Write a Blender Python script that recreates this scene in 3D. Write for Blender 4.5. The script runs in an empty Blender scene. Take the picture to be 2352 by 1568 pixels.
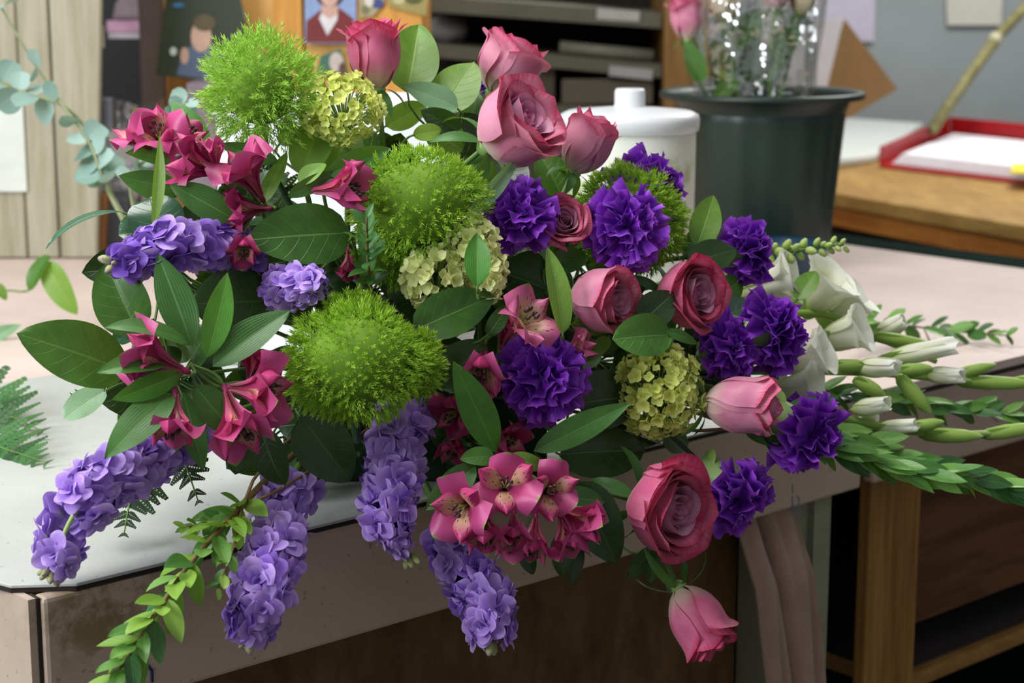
import bpy, bmesh, math, random
from mathutils import Vector, Matrix
SC = bpy.context.scene
COL = SC.collection
V3 = Vector
PI = math.pi
# ---------------------------------------------------------------- camera
IMW, IMH, FPX = 2352, 1568, 4300.0
CAMZ, ZC = 1.42, 0.92                      # camera height, counter height
PITCH = math.atan(864 / FPX)
CAMP = V3((0, 0, CAMZ))
FW = V3((0, math.cos(PITCH), -math.sin(PITCH)))
UP = V3((0, math.sin(PITCH), math.cos(PITCH)))
RT = V3((1, 0, 0))
cd = bpy.data.cameras.new('camera')
cam = bpy.data.objects.new('camera', cd); COL.objects.link(cam)
cam.location = CAMP; cam.rotation_euler = (PI / 2 - PITCH, 0, 0)
cd.sensor_width = 36; cd.lens = 36 * FPX / IMW; cd.clip_start = .05; cd.clip_end = 60
cd.dof.use_dof = True; cd.dof.focus_distance = 1.66; cd.dof.aperture_fstop = 7.6
SC.camera = cam
# ---------------------------------------------------------------- world, lamps, exposure
w = bpy.data.worlds.new('room_world'); SC.world = w; w.use_nodes = True
w.node_tree.nodes['Background'].inputs[0].default_value = (.93, .97, 1, 1)
w.node_tree.nodes['Background'].inputs[1].default_value = .3
def area(name, loc, aim, sx, sy, watts, col):
    l = bpy.data.lights.new(name, 'AREA'); l.shape = 'RECTANGLE'; l.size = sx; l.size_y = sy; l.energy = watts; l.color = col
    o = bpy.data.objects.new(name, l); COL.objects.link(o); o.location = loc
    o.rotation_euler = (V3(aim) - V3(loc)).to_track_quat('-Z', 'Y').to_euler()
    return o
area('ceiling_fluorescent_light', (-.5, 1.75, 2.85), (-.05, 1.8, .92), 1.3, 1.0, 36, (1, .985, .95))
area('ceiling_fluorescent_light', (1.6, 5.0, 3.0), (1.5, 4.9, 0), 1.4, .6, 60, (1, .97, .93))
area('window_light', (-2.3, .35, 2.2), (0.1, 1.8, 1.0), 1.5, 1.3, 82, (.9, .96, 1))
vs = SC.view_settings
vs.view_transform = 'Standard'; vs.look = 'None'; vs.exposure = 0.12; vs.gamma = 1; vs.use_curve_mapping = False
# ---------------------------------------------------------------- geometry helpers
def P(px, py, d):
    return CAMP + (FW + RT * ((px - IMW / 2) / FPX) + UP * ((IMH / 2 - py) / FPX)) * d
def ray(px, py):
    return FW + RT * ((px - IMW / 2) / FPX) + UP * ((IMH / 2 - py) / FPX)
def T(px, py, z=ZC):
    r = ray(px, py); return CAMP + r * ((z - CAMZ) / r.z)
def VY(px, py, y):
    r = ray(px, py); return CAMP + r * (y / r.y)
def proj(p):
    q = V3(p) - CAMP; d = q.dot(FW)
    return (IMW / 2 + q.dot(RT) / d * FPX, IMH / 2 - q.dot(UP) / d * FPX, d)
def CD(r, u, t):                           # direction: right, up, towards the viewer's side
    return (RT * r + UP * u - FW * t).normalized()
def DZ(px, py):                            # depth of the mound of flowers
    return 1.50 + .17 * px / 1000 + .13 * max(0, (700 - py) / 700)
def M(px, d):
    return px * d / FPX
def frame(o, z, xh=None, twist=0):
    z = V3(z).normalized()
    xh = V3(xh) if xh is not None else (V3((0, 0, 1)) if abs(z.z) < .9 else V3((0, 1, 0)))
    x = xh - z * xh.dot(z)
    if x.length < 1e-5: x = z.orthogonal()
    x.normalize(); y = z.cross(x)
    m = Matrix((x, y, z)).transposed().to_4x4()
    m.translation = V3(o)
    return m @ Matrix.Rotation(twist, 4, 'Z')
class MB:
    def __init__(s): s.v = []; s.f = []; s.uv = []; s.mi = []; s.cur = 0
    def grid(s, nu, nv, fn, closed=False, mx=None):
        b = len(s.v); n = nu if closed else nu + 1
        for j in range(nv + 1):
            for i in range(n):
                u, v = i / nu, j / nv
                p = V3(fn(u, v))
                if mx is not None: p = mx @ p
                s.v.append(p); s.uv.append((u, v))
        for j in range(nv):
            for i in range(nu):
                a = b + j * n + i; c = b + j * n + (i + 1) % n
                s.f.append((a, c, c + n, a + n)); s.mi.append(s.cur)
        return s
    def poly(s, pts, uvs=None):
        b = len(s.v)
        for k, p in enumerate(pts):
            s.v.append(V3(p)); s.uv.append(uvs[k] if uvs else (0, 0))
        s.f.append(tuple(range(b, b + len(pts)))); s.mi.append(s.cur); return s
    def prism(s, pts, off):                # polygon extruded by a vector
        pts = [V3(p) for p in pts]; off = V3(off); n = len(pts)
        b = len(s.v)
        xs = [p.x + p.y for p in pts]; zs = [p.z for p in pts]
        dx = max(xs) - min(xs) or 1; dz = max(zs) - min(zs) or 1
        for q in (0, 1):
            for p in pts:
                s.v.append(p + off * q); s.uv.append(((p.x + p.y - min(xs)) / dx, (p.z - min(zs)) / dz))
        s.f.append(tuple(range(b, b + n))); s.f.append(tuple(range(b + 2 * n - 1, b + n - 1, -1)))
        for i in range(n):
            j = (i + 1) % n
            s.f.append((b + j, b + i, b + n + i, b + n + j))
        s.mi += [s.cur] * (n + 2); return s
    def box(s, o, ex, ey, ez):
        o, ex, ey, ez = V3(o), V3(ex), V3(ey), V3(ez)
        return s.prism([o, o + ex, o + ex + ez, o + ez], ey)
    def tube(s, pts, rad, n=6, cap=True):
        pts = [V3(p) for p in pts]; m = len(pts)
        rad = [rad] * m if not isinstance(rad, (list, tuple)) else rad
        t0 = (pts[1] - pts[0]).normalized(); x = t0.orthogonal().normalized(); fr = []
        for i in range(m):
            t = (pts[min(i + 1, m - 1)] - pts[max(i - 1, 0)]).normalized()
            x = (x - t * x.dot(t)); x.normalize(); fr.append((x.copy(), t.cross(x)))
        b = len(s.v)
        for i in range(m):
            for k in range(n):
                a = 2 * PI * k / n
                s.v.append(pts[i] + (fr[i][0] * math.cos(a) + fr[i][1] * math.sin(a)) * rad[i]); s.uv.append((k / n, i / (m - 1)))
        for i in range(m - 1):
            for k in range(n):
                a = b + i * n + k; c = b + i * n + (k + 1) % n
                s.f.append((a, c, c + n, a + n)); s.mi.append(s.cur)
        if cap:
            s.f.append(tuple(b + k for k in range(n - 1, -1, -1))); s.f.append(tuple(b + (m - 1) * n + k for k in range(n))); s.mi += [s.cur] * 2
        return s
    def lathe(s, prof, n=24, mx=None):
        return s.grid(n, len(prof) - 1, lambda u, v: (prof[round(v * (len(prof) - 1))][0] * math.cos(2 * PI * u), prof[round(v * (len(prof) - 1))][0] * math.sin(2 * PI * u), prof[round(v * (len(prof) - 1))][1]), True, mx)
    def join(s, o, mx=None):
        b = len(s.v)
        s.v += [mx @ p if mx is not None else p for p in o.v]; s.uv += o.uv; s.mi += o.mi
        s.f += [tuple(i + b for i in f) for f in o.f]; return s
    def mesh(s, name, mats, smooth=True):
        me = bpy.data.meshes.new(name)
        me.from_pydata([tuple(p) for p in s.v], [], s.f)
        ul = me.uv_layers.new(name='UVMap')
        lv = [0] * len(me.loops); me.loops.foreach_get('vertex_index', lv)
        buf = [0.0] * (2 * len(lv))
        for i, k in enumerate(lv): buf[2 * i], buf[2 * i + 1] = s.uv[k]
        ul.data.foreach_set('uv', buf)
        for m in (mats if isinstance(mats, (list, tuple)) else [mats]): me.materials.append(m)
        if smooth: me.polygons.foreach_set('use_smooth', [True] * len(me.polygons))
        if any(s.mi): me.polygons.foreach_set('material_index', s.mi)
        me.update(); return me
def link(name, me, parent=None, mx=None):
    o = bpy.data.objects.new(name, me); COL.objects.link(o)
    if parent is not None: o.parent = parent
    if mx is not None: o.matrix_basis = mx
    return o
def tag(o, label=None, cat=None, group=None, kind=None):
    if label: o['label'] = label
    if cat: o['category'] = cat
    if group: o['group'] = group
    if kind: o['kind'] = kind
    return o
def thing(name, label, cat, mx, group=None):
    o = bpy.data.objects.new(name, None); COL.objects.link(o); o.empty_display_size = .01
    o.matrix_basis = mx; WM[o.name] = mx.copy()
    return tag(o, label, cat, group)
WM = {}
def inv(t): return WM[t.name].inverted()
def bez(a, b, c, d, n=8):
    return [a * (1 - t) ** 3 + b * 3 * t * (1 - t) ** 2 + c * 3 * t * t * (1 - t) + d * t ** 3 for t in [i / n for i in range(n + 1)]]
def cr(pts, n=5):                          # Catmull-Rom through points
    pts = [V3(p) for p in pts]; q = [pts[0] * 2 - pts[1]] + pts + [pts[-1] * 2 - pts[-2]]; out = []
    for i in range(1, len(q) - 2):
        for k in range(n):
            t = k / n; a, b, c, d = q[i - 1], q[i], q[i + 1], q[i + 2]
            out.append(.5 * (2 * b + (c - a) * t + (2 * a - 5 * b + 4 * c - d) * t * t + (3 * b - a - 3 * c + d) * t ** 3))
    return out + [pts[-1]]
# ---------------------------------------------------------------- material helpers
def lin(c): return tuple(((x / 255) / 12.92 if x <= 10.3 else ((x / 255 + .055) / 1.055) ** 2.4) for x in c) + (1,)
class NT:
    def __init__(s, name):
        s.m = bpy.data.materials.new(name); s.m.use_nodes = True; s.t = s.m.node_tree; s.t.nodes.clear()
    def nd(s, ty, **k):
        n = s.t.nodes.new(ty)
        for a, b in k.items(): setattr(n, a, b)
        return n
    def put(s, sock, x):
        if isinstance(x, bpy.types.NodeSocket): s.t.links.new(x, sock)
        elif isinstance(x, (tuple, list)): sock.default_value = lin(x) if len(x) == 3 and max(x) > 1.001 else x
        else: sock.default_value = x
    def math(s, op, a, b=None, clamp=False):
        n = s.nd('ShaderNodeMath', operation=op, use_clamp=clamp); s.put(n.inputs[0], a)
        if b is not None: s.put(n.inputs[1], b)
        return n.outputs[0]
    def mapr(s, x, a, b, c=0., d=1., smooth=True):
        n = s.nd('ShaderNodeMapRange', interpolation_type='SMOOTHSTEP' if smooth else 'LINEAR')
        for i, q in enumerate((x, a, b, c, d)): s.put(n.inputs[i], q)
        return n.outputs[0]
    def mix(s, f, a, b, mode='MIX'):
        n = s.nd('ShaderNodeMixRGB', blend_type=mode)
        s.put(n.inputs[0], f); s.put(n.inputs[1], a); s.put(n.inputs[2], b); return n.outputs[0]
    def uv(s):
        n = s.nd('ShaderNodeUVMap'); x = s.nd('ShaderNodeSeparateXYZ'); s.t.links.new(n.outputs[0], x.inputs[0])
        s.uvs = n.outputs[0]; return x.outputs[0], x.outputs[1]
    def vec(s, x, y, z=0.):
        n = s.nd('ShaderNodeCombineXYZ')
        for i, q in enumerate((x, y, z)): s.put(n.inputs[i], q)
        return n.outputs[0]
    def obj(s): return s.nd('ShaderNodeTexCoord').outputs['Object']
    def noise(s, vec, scale, detail=3., rough=.55):
        n = s.nd('ShaderNodeTexNoise'); s.put(n.inputs['Vector'], vec)
        n.inputs['Scale'].default_value = scale; n.inputs['Detail'].default_value = detail; n.inputs['Roughness'].default_value = rough
        return n.outputs[0]
    def scale(s, vec, v):
        n = s.nd('ShaderNodeVectorMath', operation='MULTIPLY'); s.put(n.inputs[0], vec); n.inputs[1].default_value = v; return n.outputs[0]
    def rnd(s): return s.nd('ShaderNodeObjectInfo').outputs['Random']
    def done(s, col, rough=.5, trans=0., height=None, bs=.3, bd=.002, spec=.5, sheen=0., coat=0., tcol=None, transmission=0., alpha=None, metal=0., ior=None):
        b = s.nd('ShaderNodeBsdfPrincipled'); out = s.nd('ShaderNodeOutputMaterial')
        s.put(b.inputs['Base Color'], col); s.put(b.inputs['Roughness'], rough); b.inputs['Specular IOR Level'].default_value = spec
        b.inputs['Sheen Weight'].default_value = sheen; b.inputs['Coat Weight'].default_value = coat; b.inputs['Metallic'].default_value = metal
        b.inputs['Transmission Weight'].default_value = transmission
        if ior: b.inputs['IOR'].default_value = ior
        if alpha is not None: s.put(b.inputs['Alpha'], alpha)
        if height is not None:
            bp = s.nd('ShaderNodeBump'); bp.inputs['Strength'].default_value = bs; bp.inputs['Distance'].default_value = bd
            s.put(bp.inputs['Height'], height); s.t.links.new(bp.outputs[0], b.inputs['Normal'])
        sh = b.outputs[0]
        if trans:
            tr = s.nd('ShaderNodeBsdfTranslucent'); s.put(tr.inputs[0], tcol if tcol is not None else col)
            mx = s.nd('ShaderNodeMixShader'); mx.inputs[0].default_value = trans
            s.t.links.new(b.outputs[0], mx.inputs[1]); s.t.links.new(tr.outputs[0], mx.inputs[2]); sh = mx.outputs[0]
        s.t.links.new(sh, out.inputs[0]); return s.m
def plain(name, col, rough=.6, var=.12, scale=30, bump=0., spec=.5, metal=0., trans=0., st=(1, 1, 1)):
    n = NT(name); f = n.noise(n.scale(n.obj(), st), scale, 4)
    c2 = tuple(max(0, x * (1 - 2 * var)) for x in col); c1 = tuple(min(255, x * (1 + var)) for x in col)
    return n.done(n.mix(f, c2, c1), rough, trans, f if bump else None, bump or .3, .003, spec, metal=metal)
def wood(name, c1, c2, along=(1, 1, .06), scale=28, rough=.55):
    n = NT(name); o = n.scale(n.obj(), along)
    f = n.noise(o, scale, 6, .65); g = n.noise(o, scale * 4, 3)
    k = n.math('ADD', n.math('MULTIPLY', f, .75), n.math('MULTIPLY', g, .25))
    return n.done(n.mix(n.mapr(k, .35, .65), c2, c1), rough, 0, k, .2, .002, .35)
# ---------------------------------------------------------------- plant materials
MT = {}
def leafmat(key, dark, light, vein, rough=.35, trans=.22, nv=7, slant=1.6, parallel=False, veinw=.5, spec=.5):
    n = NT(key); u, v = n.uv()
    du = n.math('MULTIPLY', n.math('ABSOLUTE', n.math('SUBTRACT', u, .5)), 2)
    mid = n.mapr(du, .015, .055, 1., 0.)
    if parallel:
        fr = n.math('FRACT', n.math('MULTIPLY', u, 13)); ln = n.mapr(n.math('ABSOLUTE', n.math('SUBTRACT', fr, .5)), .34, .5)
        side = n.math('MULTIPLY', ln, .6)
    else:
        ph = n.math('SUBTRACT', n.math('MULTIPLY', v, nv), n.math('MULTIPLY', n.math('POWER', du, 1.15), slant))
        fr = n.math('ABSOLUTE', n.math('SUBTRACT', n.math('FRACT', ph), .5)); side = n.mapr(fr, .04, .0, 0., 1.)
        side = n.math('MULTIPLY', side, n.mapr(du, 1., .75, 0., 1.))
    vn = n.math('MAXIMUM', mid, n.math('MULTIPLY', side, .7))
    nz = n.noise(n.obj(), 55, 4); rd = n.rnd()
    c = n.mix(n.mapr(n.math('ADD', n.math('MULTIPLY', nz, .6), n.math('MULTIPLY', rd, .4)), .25, .75), dark, light)
    c = n.mix(n.math('MULTIPLY', vn, veinw), c, vein)
    h = n.math('SUBTRACT', n.math('MULTIPLY', nz, .25), n.math('MULTIPLY', vn, .8))
    tc = n.mix(.65, c, (150, 190, 40))
    MT[key] = n.done(c, rough, trans, h, .35, .0012, spec, tcol=tc)
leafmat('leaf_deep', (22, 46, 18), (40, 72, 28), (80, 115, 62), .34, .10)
leafmat('leaf_mid', (42, 82, 26), (70, 118, 42), (112, 152, 80), .36, .2)
leafmat('leaf_light', (84, 128, 42), (122, 164, 66), (158, 188, 100), .42, .3)
leafmat('leaf_pale', (120, 165, 125), (165, 200, 160), (205, 222, 190), .4, .3, veinw=.3)
leafmat('leaf_gloss', (38, 72, 52), (62, 104, 78), (120, 150, 120), .2, .1, spec=.8)
leafmat('lance', (46, 92, 36), (74, 128, 54), (112, 162, 92), .38, .22, parallel=True, veinw=.45)
leafmat('lance_bright', (56, 122, 36), (92, 160, 56), (140, 192, 90), .4, .3, parallel=True, veinw=.4)
leafmat('myrtle_leaf', (72, 128, 52), (126, 176, 84), (165, 200, 115), .36, .25, nv=5, veinw=.35)
leafmat('myrtle_young', (128, 175, 62), (168, 208, 90), (185, 215, 120), .42, .35, nv=5, veinw=.3)
leafmat('myrtle_deep', (38, 82, 40), (70, 122, 56), (120, 155, 90), .35, .15, nv=5, veinw=.35)
leafmat('fern_leaf', (38, 78, 40), (70, 118, 64), (90, 135, 80), .5, .2, nv=9, veinw=.2)
leafmat('fern_dark', (18, 40, 20), (30, 60, 30), (40, 70, 38), .75, .1, nv=9, veinw=.2)
leafmat('eucalyptus_leaf', (118, 150, 142), (165, 190, 184), (190, 208, 196), .55, .15, nv=6, veinw=.25, spec=.3)
def stemmat(key, a, b, rough=.45):
    n = NT(key); MT[key] = n.done(n.mix(n.noise(n.obj(), 40, 3), a, b), rough, .08)
stemmat('stem_green', (78, 112, 48), (112, 148, 66)); stemmat('stem_dark', (34, 58, 38), (52, 82, 50)); stemmat('stem_brown', (105, 82, 48), (150, 122, 72))
stemmat('stem_pale', (150, 180, 90), (185, 208, 125)); stemmat('calyx_green', (120, 160, 80), (165, 196, 120)); stemmat('euc_stem', (110, 120, 84), (150, 155, 112))
def rosemat(key, base, body, body2, edge, ek=1.0, eb=.62):
    n = NT(key); u, v = n.uv(); du = n.math('MULTIPLY', n.math('ABSOLUTE', n.math('SUBTRACT', u, .5)), 2)
    st = n.noise(n.vec(n.math('MULTIPLY', u, 26), n.math('MULTIPLY', v, 2.2)), 1.0, 4)
    bl = n.noise(n.obj(), 42, 2)
    c = n.mix(n.mapr(v, .02, .42), base, n.mix(n.mapr(bl, .35, .65), body, body2))
    e = n.math('ADD', n.math('MAXIMUM', v, n.math('MULTIPLY', du, .8)), n.math('MULTIPLY', n.math('SUBTRACT', st, .5), .34))
    c = n.mix(n.math('MULTIPLY', n.mapr(e, eb, 1.04), ek), c, edge)
    c = n.mix(n.math('MULTIPLY', n.mapr(st, .5, .8), .12), c, edge)
    MT[key] = n.done(c, .5, .25, st, .12, .0015, .3, sheen=.15, tcol=n.mix(.3, c, edge))
rosemat('rose_outer', (236, 218, 200), (228, 152, 178), (218, 130, 164), (208, 34, 92), .85, .84)
rosemat('rose_inner', (222, 178, 198), (224, 172, 200), (214, 156, 190), (206, 62, 116), .6, .88)
rosemat('rose_deep', (224, 180, 184), (218, 124, 154), (210, 104, 142), (192, 20, 72), .92, .82)
rosemat('rose_pinker', (230, 206, 184), (220, 120, 154), (210, 96, 138), (196, 22, 80), .9, .82)
def petalmat(key, base, body, edge, e0=.75, e1=1.0, b1=.35, rough=.5, trans=.2, nz=.25, sheen=.1):
    n = NT(key); u, v = n.uv(); st = n.noise(n.vec(n.math('MULTIPLY', u, 18), n.math('MULTIPLY', v, 2)), 1., 3)
    vv = n.math('ADD', v, n.math('MULTIPLY', n.math('SUBTRACT', st, .5), nz))
    c = n.mix(n.mapr(vv, .0, b1), base, body); c = n.mix(n.mapr(vv, e0, e1), c, edge)
    rd = n.rnd(); c = n.mix(n.math('MULTIPLY', rd, .18), c, base)
    MT[key] = n.done(c, rough, trans, st, .1, .001, .3, sheen=sheen)
petalmat('carnation_petal', (76, 12, 124), (118, 26, 182), (164, 76, 216), .8, 1.02)
petalmat('stock_petal', (206, 198, 214), (176, 134, 226), (202, 166, 240), .7, 1.05, .3, .55, .25)
petalmat('stock_petal_deep', (160, 130, 200), (124, 80, 192), (156, 114, 216), .7, 1.05, .3, .55, .2)
petalmat('hydrangea_petal', (206, 218, 96), (236, 242, 140), (244, 248, 168), .6, 1.0, .5, .55, .3)
petalmat('hydrangea_cream', (226, 232, 140), (248, 250, 184), (252, 253, 206), .6, 1.0, .5, .55, .3)
petalmat('gladiolus_petal', (206, 222, 140), (244, 244, 224), (252, 252, 246), .6, 1.0, .6, .5, .3)
petalmat('snap_bud', (150, 186, 84), (196, 214, 124), (216, 228, 160), .6, 1.0, .5, .5, .25)
petalmat('bract_green', (124, 160, 66), (158, 190, 92), (204, 220, 150), .7, 1.0, .4, .4, .25)
petalmat('bud_green', (150, 160, 92), (176, 180, 120), (150, 110, 170), .55, 1.0, .4, .5, .15)
petalmat('needle_lime', (108, 150, 30), (152, 196, 48), (190, 218, 84), .5, 1.0, .5, .5, .3, .1)
petalmat('needle_fresh', (126, 170, 52), (164, 208, 76), (196, 226, 116), .5, 1.0, .5, .5, .3, .1)
stemmat('needle_core', (96, 132, 28), (122, 160, 38), .8)
def alstromat(key, base, body, edge, spotted):
    n = NT(key); u, v = n.uv(); du = n.math('MULTIPLY', n.math('ABSOLUTE', n.math('SUBTRACT', u, .5)), 2)
    st = n.noise(n.vec(n.math('MULTIPLY', u, 16), n.math('MULTIPLY', v, 1.6)), 1., 3)
    c = n.mix(n.mapr(n.math('ADD', v, n.math('MULTIPLY', n.math('SUBTRACT', st, .5), .3)), .05, .5), base, body)
    c = n.mix(n.mapr(n.math('MAXIMUM', v, du), .6, 1.), c, edge)
    if spotted:
        c = n.mix(n.math('MULTIPLY', n.math('MULTIPLY', n.mapr(v, .25, .5), n.mapr(v, .9, .6)), n.math('MULTIPLY', n.mapr(du, .9, .3), .7)), c, (232, 202, 150))
        vo = n.nd('ShaderNodeTexVoronoi'); n.put(vo.inputs['Vector'], n.vec(n.math('MULTIPLY', u, 15), n.math('MULTIPLY', v, 6.5))); vo.inputs['Scale'].default_value = 1.
        sp = n.math('MULTIPLY', n.mapr(vo.outputs[0], .28, .2), n.math('MULTIPLY', n.mapr(v, .38, .5), n.mapr(v, .96, .84)))
        sp = n.math('MULTIPLY', sp, n.mapr(du, .95, .75))
        c = n.mix(sp, c, (70, 8, 30))
    tip = n.math('MULTIPLY', n.mapr(v, .955, .99), n.mapr(du, .35, .1)); c = n.mix(tip, c, (120, 150, 60))
    MT[key] = n.done(c, .42, .2, st, .12, .001, .4)
alstromat('alstro_plain', (136, 66, 66), (186, 62, 116), (198, 80, 138), False)
alstromat('alstro_spot', (150, 90, 66), (206, 84, 128), (200, 64, 124), True)
alstromat('alstro_pale', (196, 170, 120), (216, 126, 160), (206, 96, 146), True)
alstromat('alstro_deep', (92, 34, 46), (160, 40, 92), (170, 48, 102), False)
stemmat('anther', (58, 40, 44), (96, 74, 74)); stemmat('anther_yellow', (206, 200, 110), (226, 220, 150))
# ---------------------------------------------------------------- setting
def laminate(name, col, stain=None, speck=.06):
    n = NT(name); o = n.obj(); f = n.noise(o, 7, 5); g = n.noise(o, 160, 2)
    c = n.mix(n.mapr(f, .3, .7), tuple(x * (1 - speck) for x in col), col)
    c = n.mix(n.mapr(g, .66, .74), c, tuple(x * .8 for x in col))
    if stain:
        s = n.mapr(n.noise(o, 22, 7, .72), .42, .6)
        dn_ = n.nd('ShaderNodeVectorMath', operation='DISTANCE'); n.put(dn_.inputs[0], n.scale(o, (1, 1, 1.9))); dn_.inputs[1].default_value = STC
        near = n.mapr(n.math('ADD', dn_.outputs['Value'], n.math('MULTIPLY', n.noise(o, 40, 4), .05)), .14, .06)
        c = n.mix(n.math('MULTIPLY', n.math('MULTIPLY', s, near), .85), c, stain)
    return n.done(c, .42, 0, g, .05, .001, .4)
_e = (T(1632, 990) - T(98, 1360)).normalized(); STC = tuple(V3((_e.x * .075, _e.y * .075, (ZC - .035) * 1.9)))
B_WHITE = laminate('white_laminate', (190, 192, 187)); B_PINK = laminate('pink_laminate', (226, 204, 194))
B_FASC = laminate('beige_laminate', (196, 174, 156), (128, 104, 58)); B_DARK = plain('dark_edge', (40, 30, 24), .8)
B_BROWN = wood('brown_panel_wood', (104, 78, 42), (72, 52, 26), (1, 1, .5), 10)
B_OAK = wood('oak_wood', (168, 122, 62), (128, 88, 40)); B_OAKH = wood('oak_wood_lengthwise', (176, 132, 72), (140, 98, 48), (.08, .4, 1), 22)
B_RAIL = wood('red_brown_wood', (112, 72, 40), (80, 48, 24), (.1, .1, 1), 20)
B_SAGE = plain('sage_paint', (150, 150, 128), .6, .08, 20)
E1 = (T(1632, 990) - T(98, 1360)); E1.z = 0; E1.normalize()
E2 = V3((-E1.y, E1.x, 0)); EZ = V3((0, 0, 1))
C0 = T(88, 1360)
def along(px, off, z):                     # distance along the front edge that shows at px
    lo, hi = -1, 4
    for _ in range(50):
        m = (lo + hi) / 2
        if proj(C0 + E1 * m + E2 * off + EZ * (z - ZC))[0] < px: lo = m
        else: hi = m
    return m
def bbox(o, s0, s1, o0, o1, z0, z1, mb=None):  # box in counter axes
    mb = mb or MB(); return mb.box(o + E1 * s0 + E2 * o0 + EZ * (z0 - o.z), E1 * (s1 - s0), E2 * (o1 - o0), EZ * (z1 - z0))
def part(name, mb, m, parent, smooth=False):
    o = link(name, mb.mesh(name, m, smooth), parent)
    if parent is not None and parent.name in WM: o.data.transform(WM[parent.name].inverted())
    return o
def bev(o, w=.003, seg=2):
    b = o.modifiers.new('bevel', 'BEVEL'); b.width = w; b.segments = seg; b.limit_method = 'ANGLE'; return o
FH = .118                                  # fascia height
sE = along(1980, 0, ZC - FH)               # right end of the near counter
sG = along(2010, 0, ZC - FH)
s2 = along(2352, 0, ZC) + .62              # right end of the far counter
# floor and walls
n_ = NT('floor_lino'); f_ = n_.noise(n_.obj(), 9, 4); FL = n_.done(n_.mix(f_, (58, 50, 42), (88, 78, 66)), .6, 0)
tag(part('floor', MB().box((-5, -1.5, -.05), (12, 0, 0), (0, 10, 0), (0, 0, .05)), FL, None), kind='structure')
WG = plain('wall_grey_paint', (158, 166, 168), .7, .05, 3)
tag(part('wall_back', MB().box((-5, 6.9, 0), (12, 0, 0), (0, .1, 0), (0, 0, 3.2)), WG, None), kind='structure')
tag(part('wall_left', MB().box((-5, -1.5, 0), (.1, 0, 0), (0, 8.4, 0), (0, 0, 3.2)), plain('wall_cream', (190, 186, 170), .7, .05, 3), None), kind='structure')
tag(part('wall_right', MB().box((6.9, -1.5, 0), (.1, 0, 0), (0, 8.4, 0), (0, 0, 3.2)), WG, None), kind='structure')
# near counter
ct = thing('work_counter', 'white topped work counter with beige front under the flower spray', 'counter', Matrix.Translation(V3((C0.x, C0.y, 0))))
ch = .035
seam = (T(60, 870) - C0).dot(E2)
top = [C0 + E1 * ch, C0 + E1 * sE, C0 + E1 * sE + E2 * seam, C0 - E1 * .95 + E2 * seam, C0 - E1 * .95 + E2 * (ch + .93), C0 + E2 * ch * .7]
top = [C0 + E1 * ch, C0 + E1 * sE, C0 + E1 * sE + E2 * seam, C0 - E1 * .0 + E2 * seam - E1 * .2, C0 + E2 * ch * .9 - E1 * .008]
bev(part('white_top', MB().prism([p - EZ * .003 for p in top], EZ * .003), B_WHITE, ct), .0008)
pk = [C0 - E1 * .2 + E2 * (seam + .003), C0 + E1 * sE + E2 * (seam + .003), C0 + E1 * sE + E2 * 2.35, C0 - E1 * .2 + E2 * 2.35]
part('pink_top', MB().prism([p - EZ * .007 for p in pk], EZ * .006), B_PINK, ct)
part('top_edge', MB().prism([p - EZ * .007 + E2 * .0015 for p in top], EZ * .0038), B_DARK, ct)
bev(part('front_board', bbox(C0, .0045, sE, .0015, .02, ZC - FH, ZC - .0072), B_FASC, ct), .004)
part('side_board', MB().box(C0 + E2 * .007 - E1 * .006 - EZ * FH, E1 * .0068, E2 * 1.9, EZ * (FH - .0072)), B_FASC, ct)
part('corner_joint', MB().box(C0 + E2 * .006 + E1 * .001 - EZ * FH, E1 * .0034, E2 * .0155, EZ * (FH - .0073)), B_DARK, ct)
sa = along(1690, .045, .7); part('front_panel', bbox(C0, .05, sa, .045, .06, .36, ZC - FH - .004), B_BROWN, ct)
sl0, sl1 = along(1795, .03, .7), along(1884, .03, .7)
bev(part('leg', bbox(C0, sl0, sl1, .03, .1, 0, ZC - FH - .002), B_SAGE, ct), .004)
part('leg_strip', bbox(C0, sl0 + (sl1 - sl0) * .62, sl1 + .004, .02, .03, 0, ZC - FH - .002), B_SAGE, ct)
bev(part('leg', bbox(C0, .02, .1, .03, .1, 0, ZC - FH - .002), B_SAGE, ct), .004)
part('shelf_under', bbox(C0, .05, sE - .02, .1, 1.2, .3, .33), B_BROWN, ct)
part('back_panel', bbox(C0, .0, sE - .01, 1.9, 1.92, 0, ZC - FH), B_BROWN, ct)
# far counter, to the right
c2 = thing('work_counter', 'pink topped counter beyond the gap, under the gladiolus tips', 'counter', Matrix.Translation(C0 + E1 * sG - EZ * ZC))
end = s2
part('counter_top', bbox(C0, sG - .02, end, .002, 2.35, ZC - .012, ZC - .001), B_PINK, c2)
part('top_edge', bbox(C0, sG, end, .0, .015, ZC - .017, ZC - .0125), B_DARK, c2)
bev(part('front_board', bbox(C0, sG, end, .0015, .02, ZC - FH, ZC - .0175), laminate('rosy_laminate', (190, 164, 152)), c2), .004)
part('end_board', bbox(C0, end - .02, end, .02, 2.3, ZC - FH, ZC - .0175), B_OAK, c2)
part('edge_block', bbox(C0, sE + .004, sG - .002, .03, .1, ZC - FH - .0, ZC - .02), B_OAK, c2)
p0, p1 = along(2000, .03, .75), along(2117, .03, .75)
bev(part('leg', bbox(C0, p0, p1, .03, .05, 0, ZC - FH - .002), B_OAK, c2), .004)
part('rail', bbox(C0, p1 + .002, end - .03, .07, .095, .56, ZC - FH - .012), B_RAIL, c2)
zs = .3
for _k in range(300):
    if proj(C0 + E1 * (p1 + .002) + E2 * .05 + EZ * (zs - ZC))[1] < 1558: break
    zs += .001
part('shelf_board', bbox(C0, p1 + .002, end - .03, .05, .9, zs - .022, zs), B_OAKH, c2)
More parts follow.
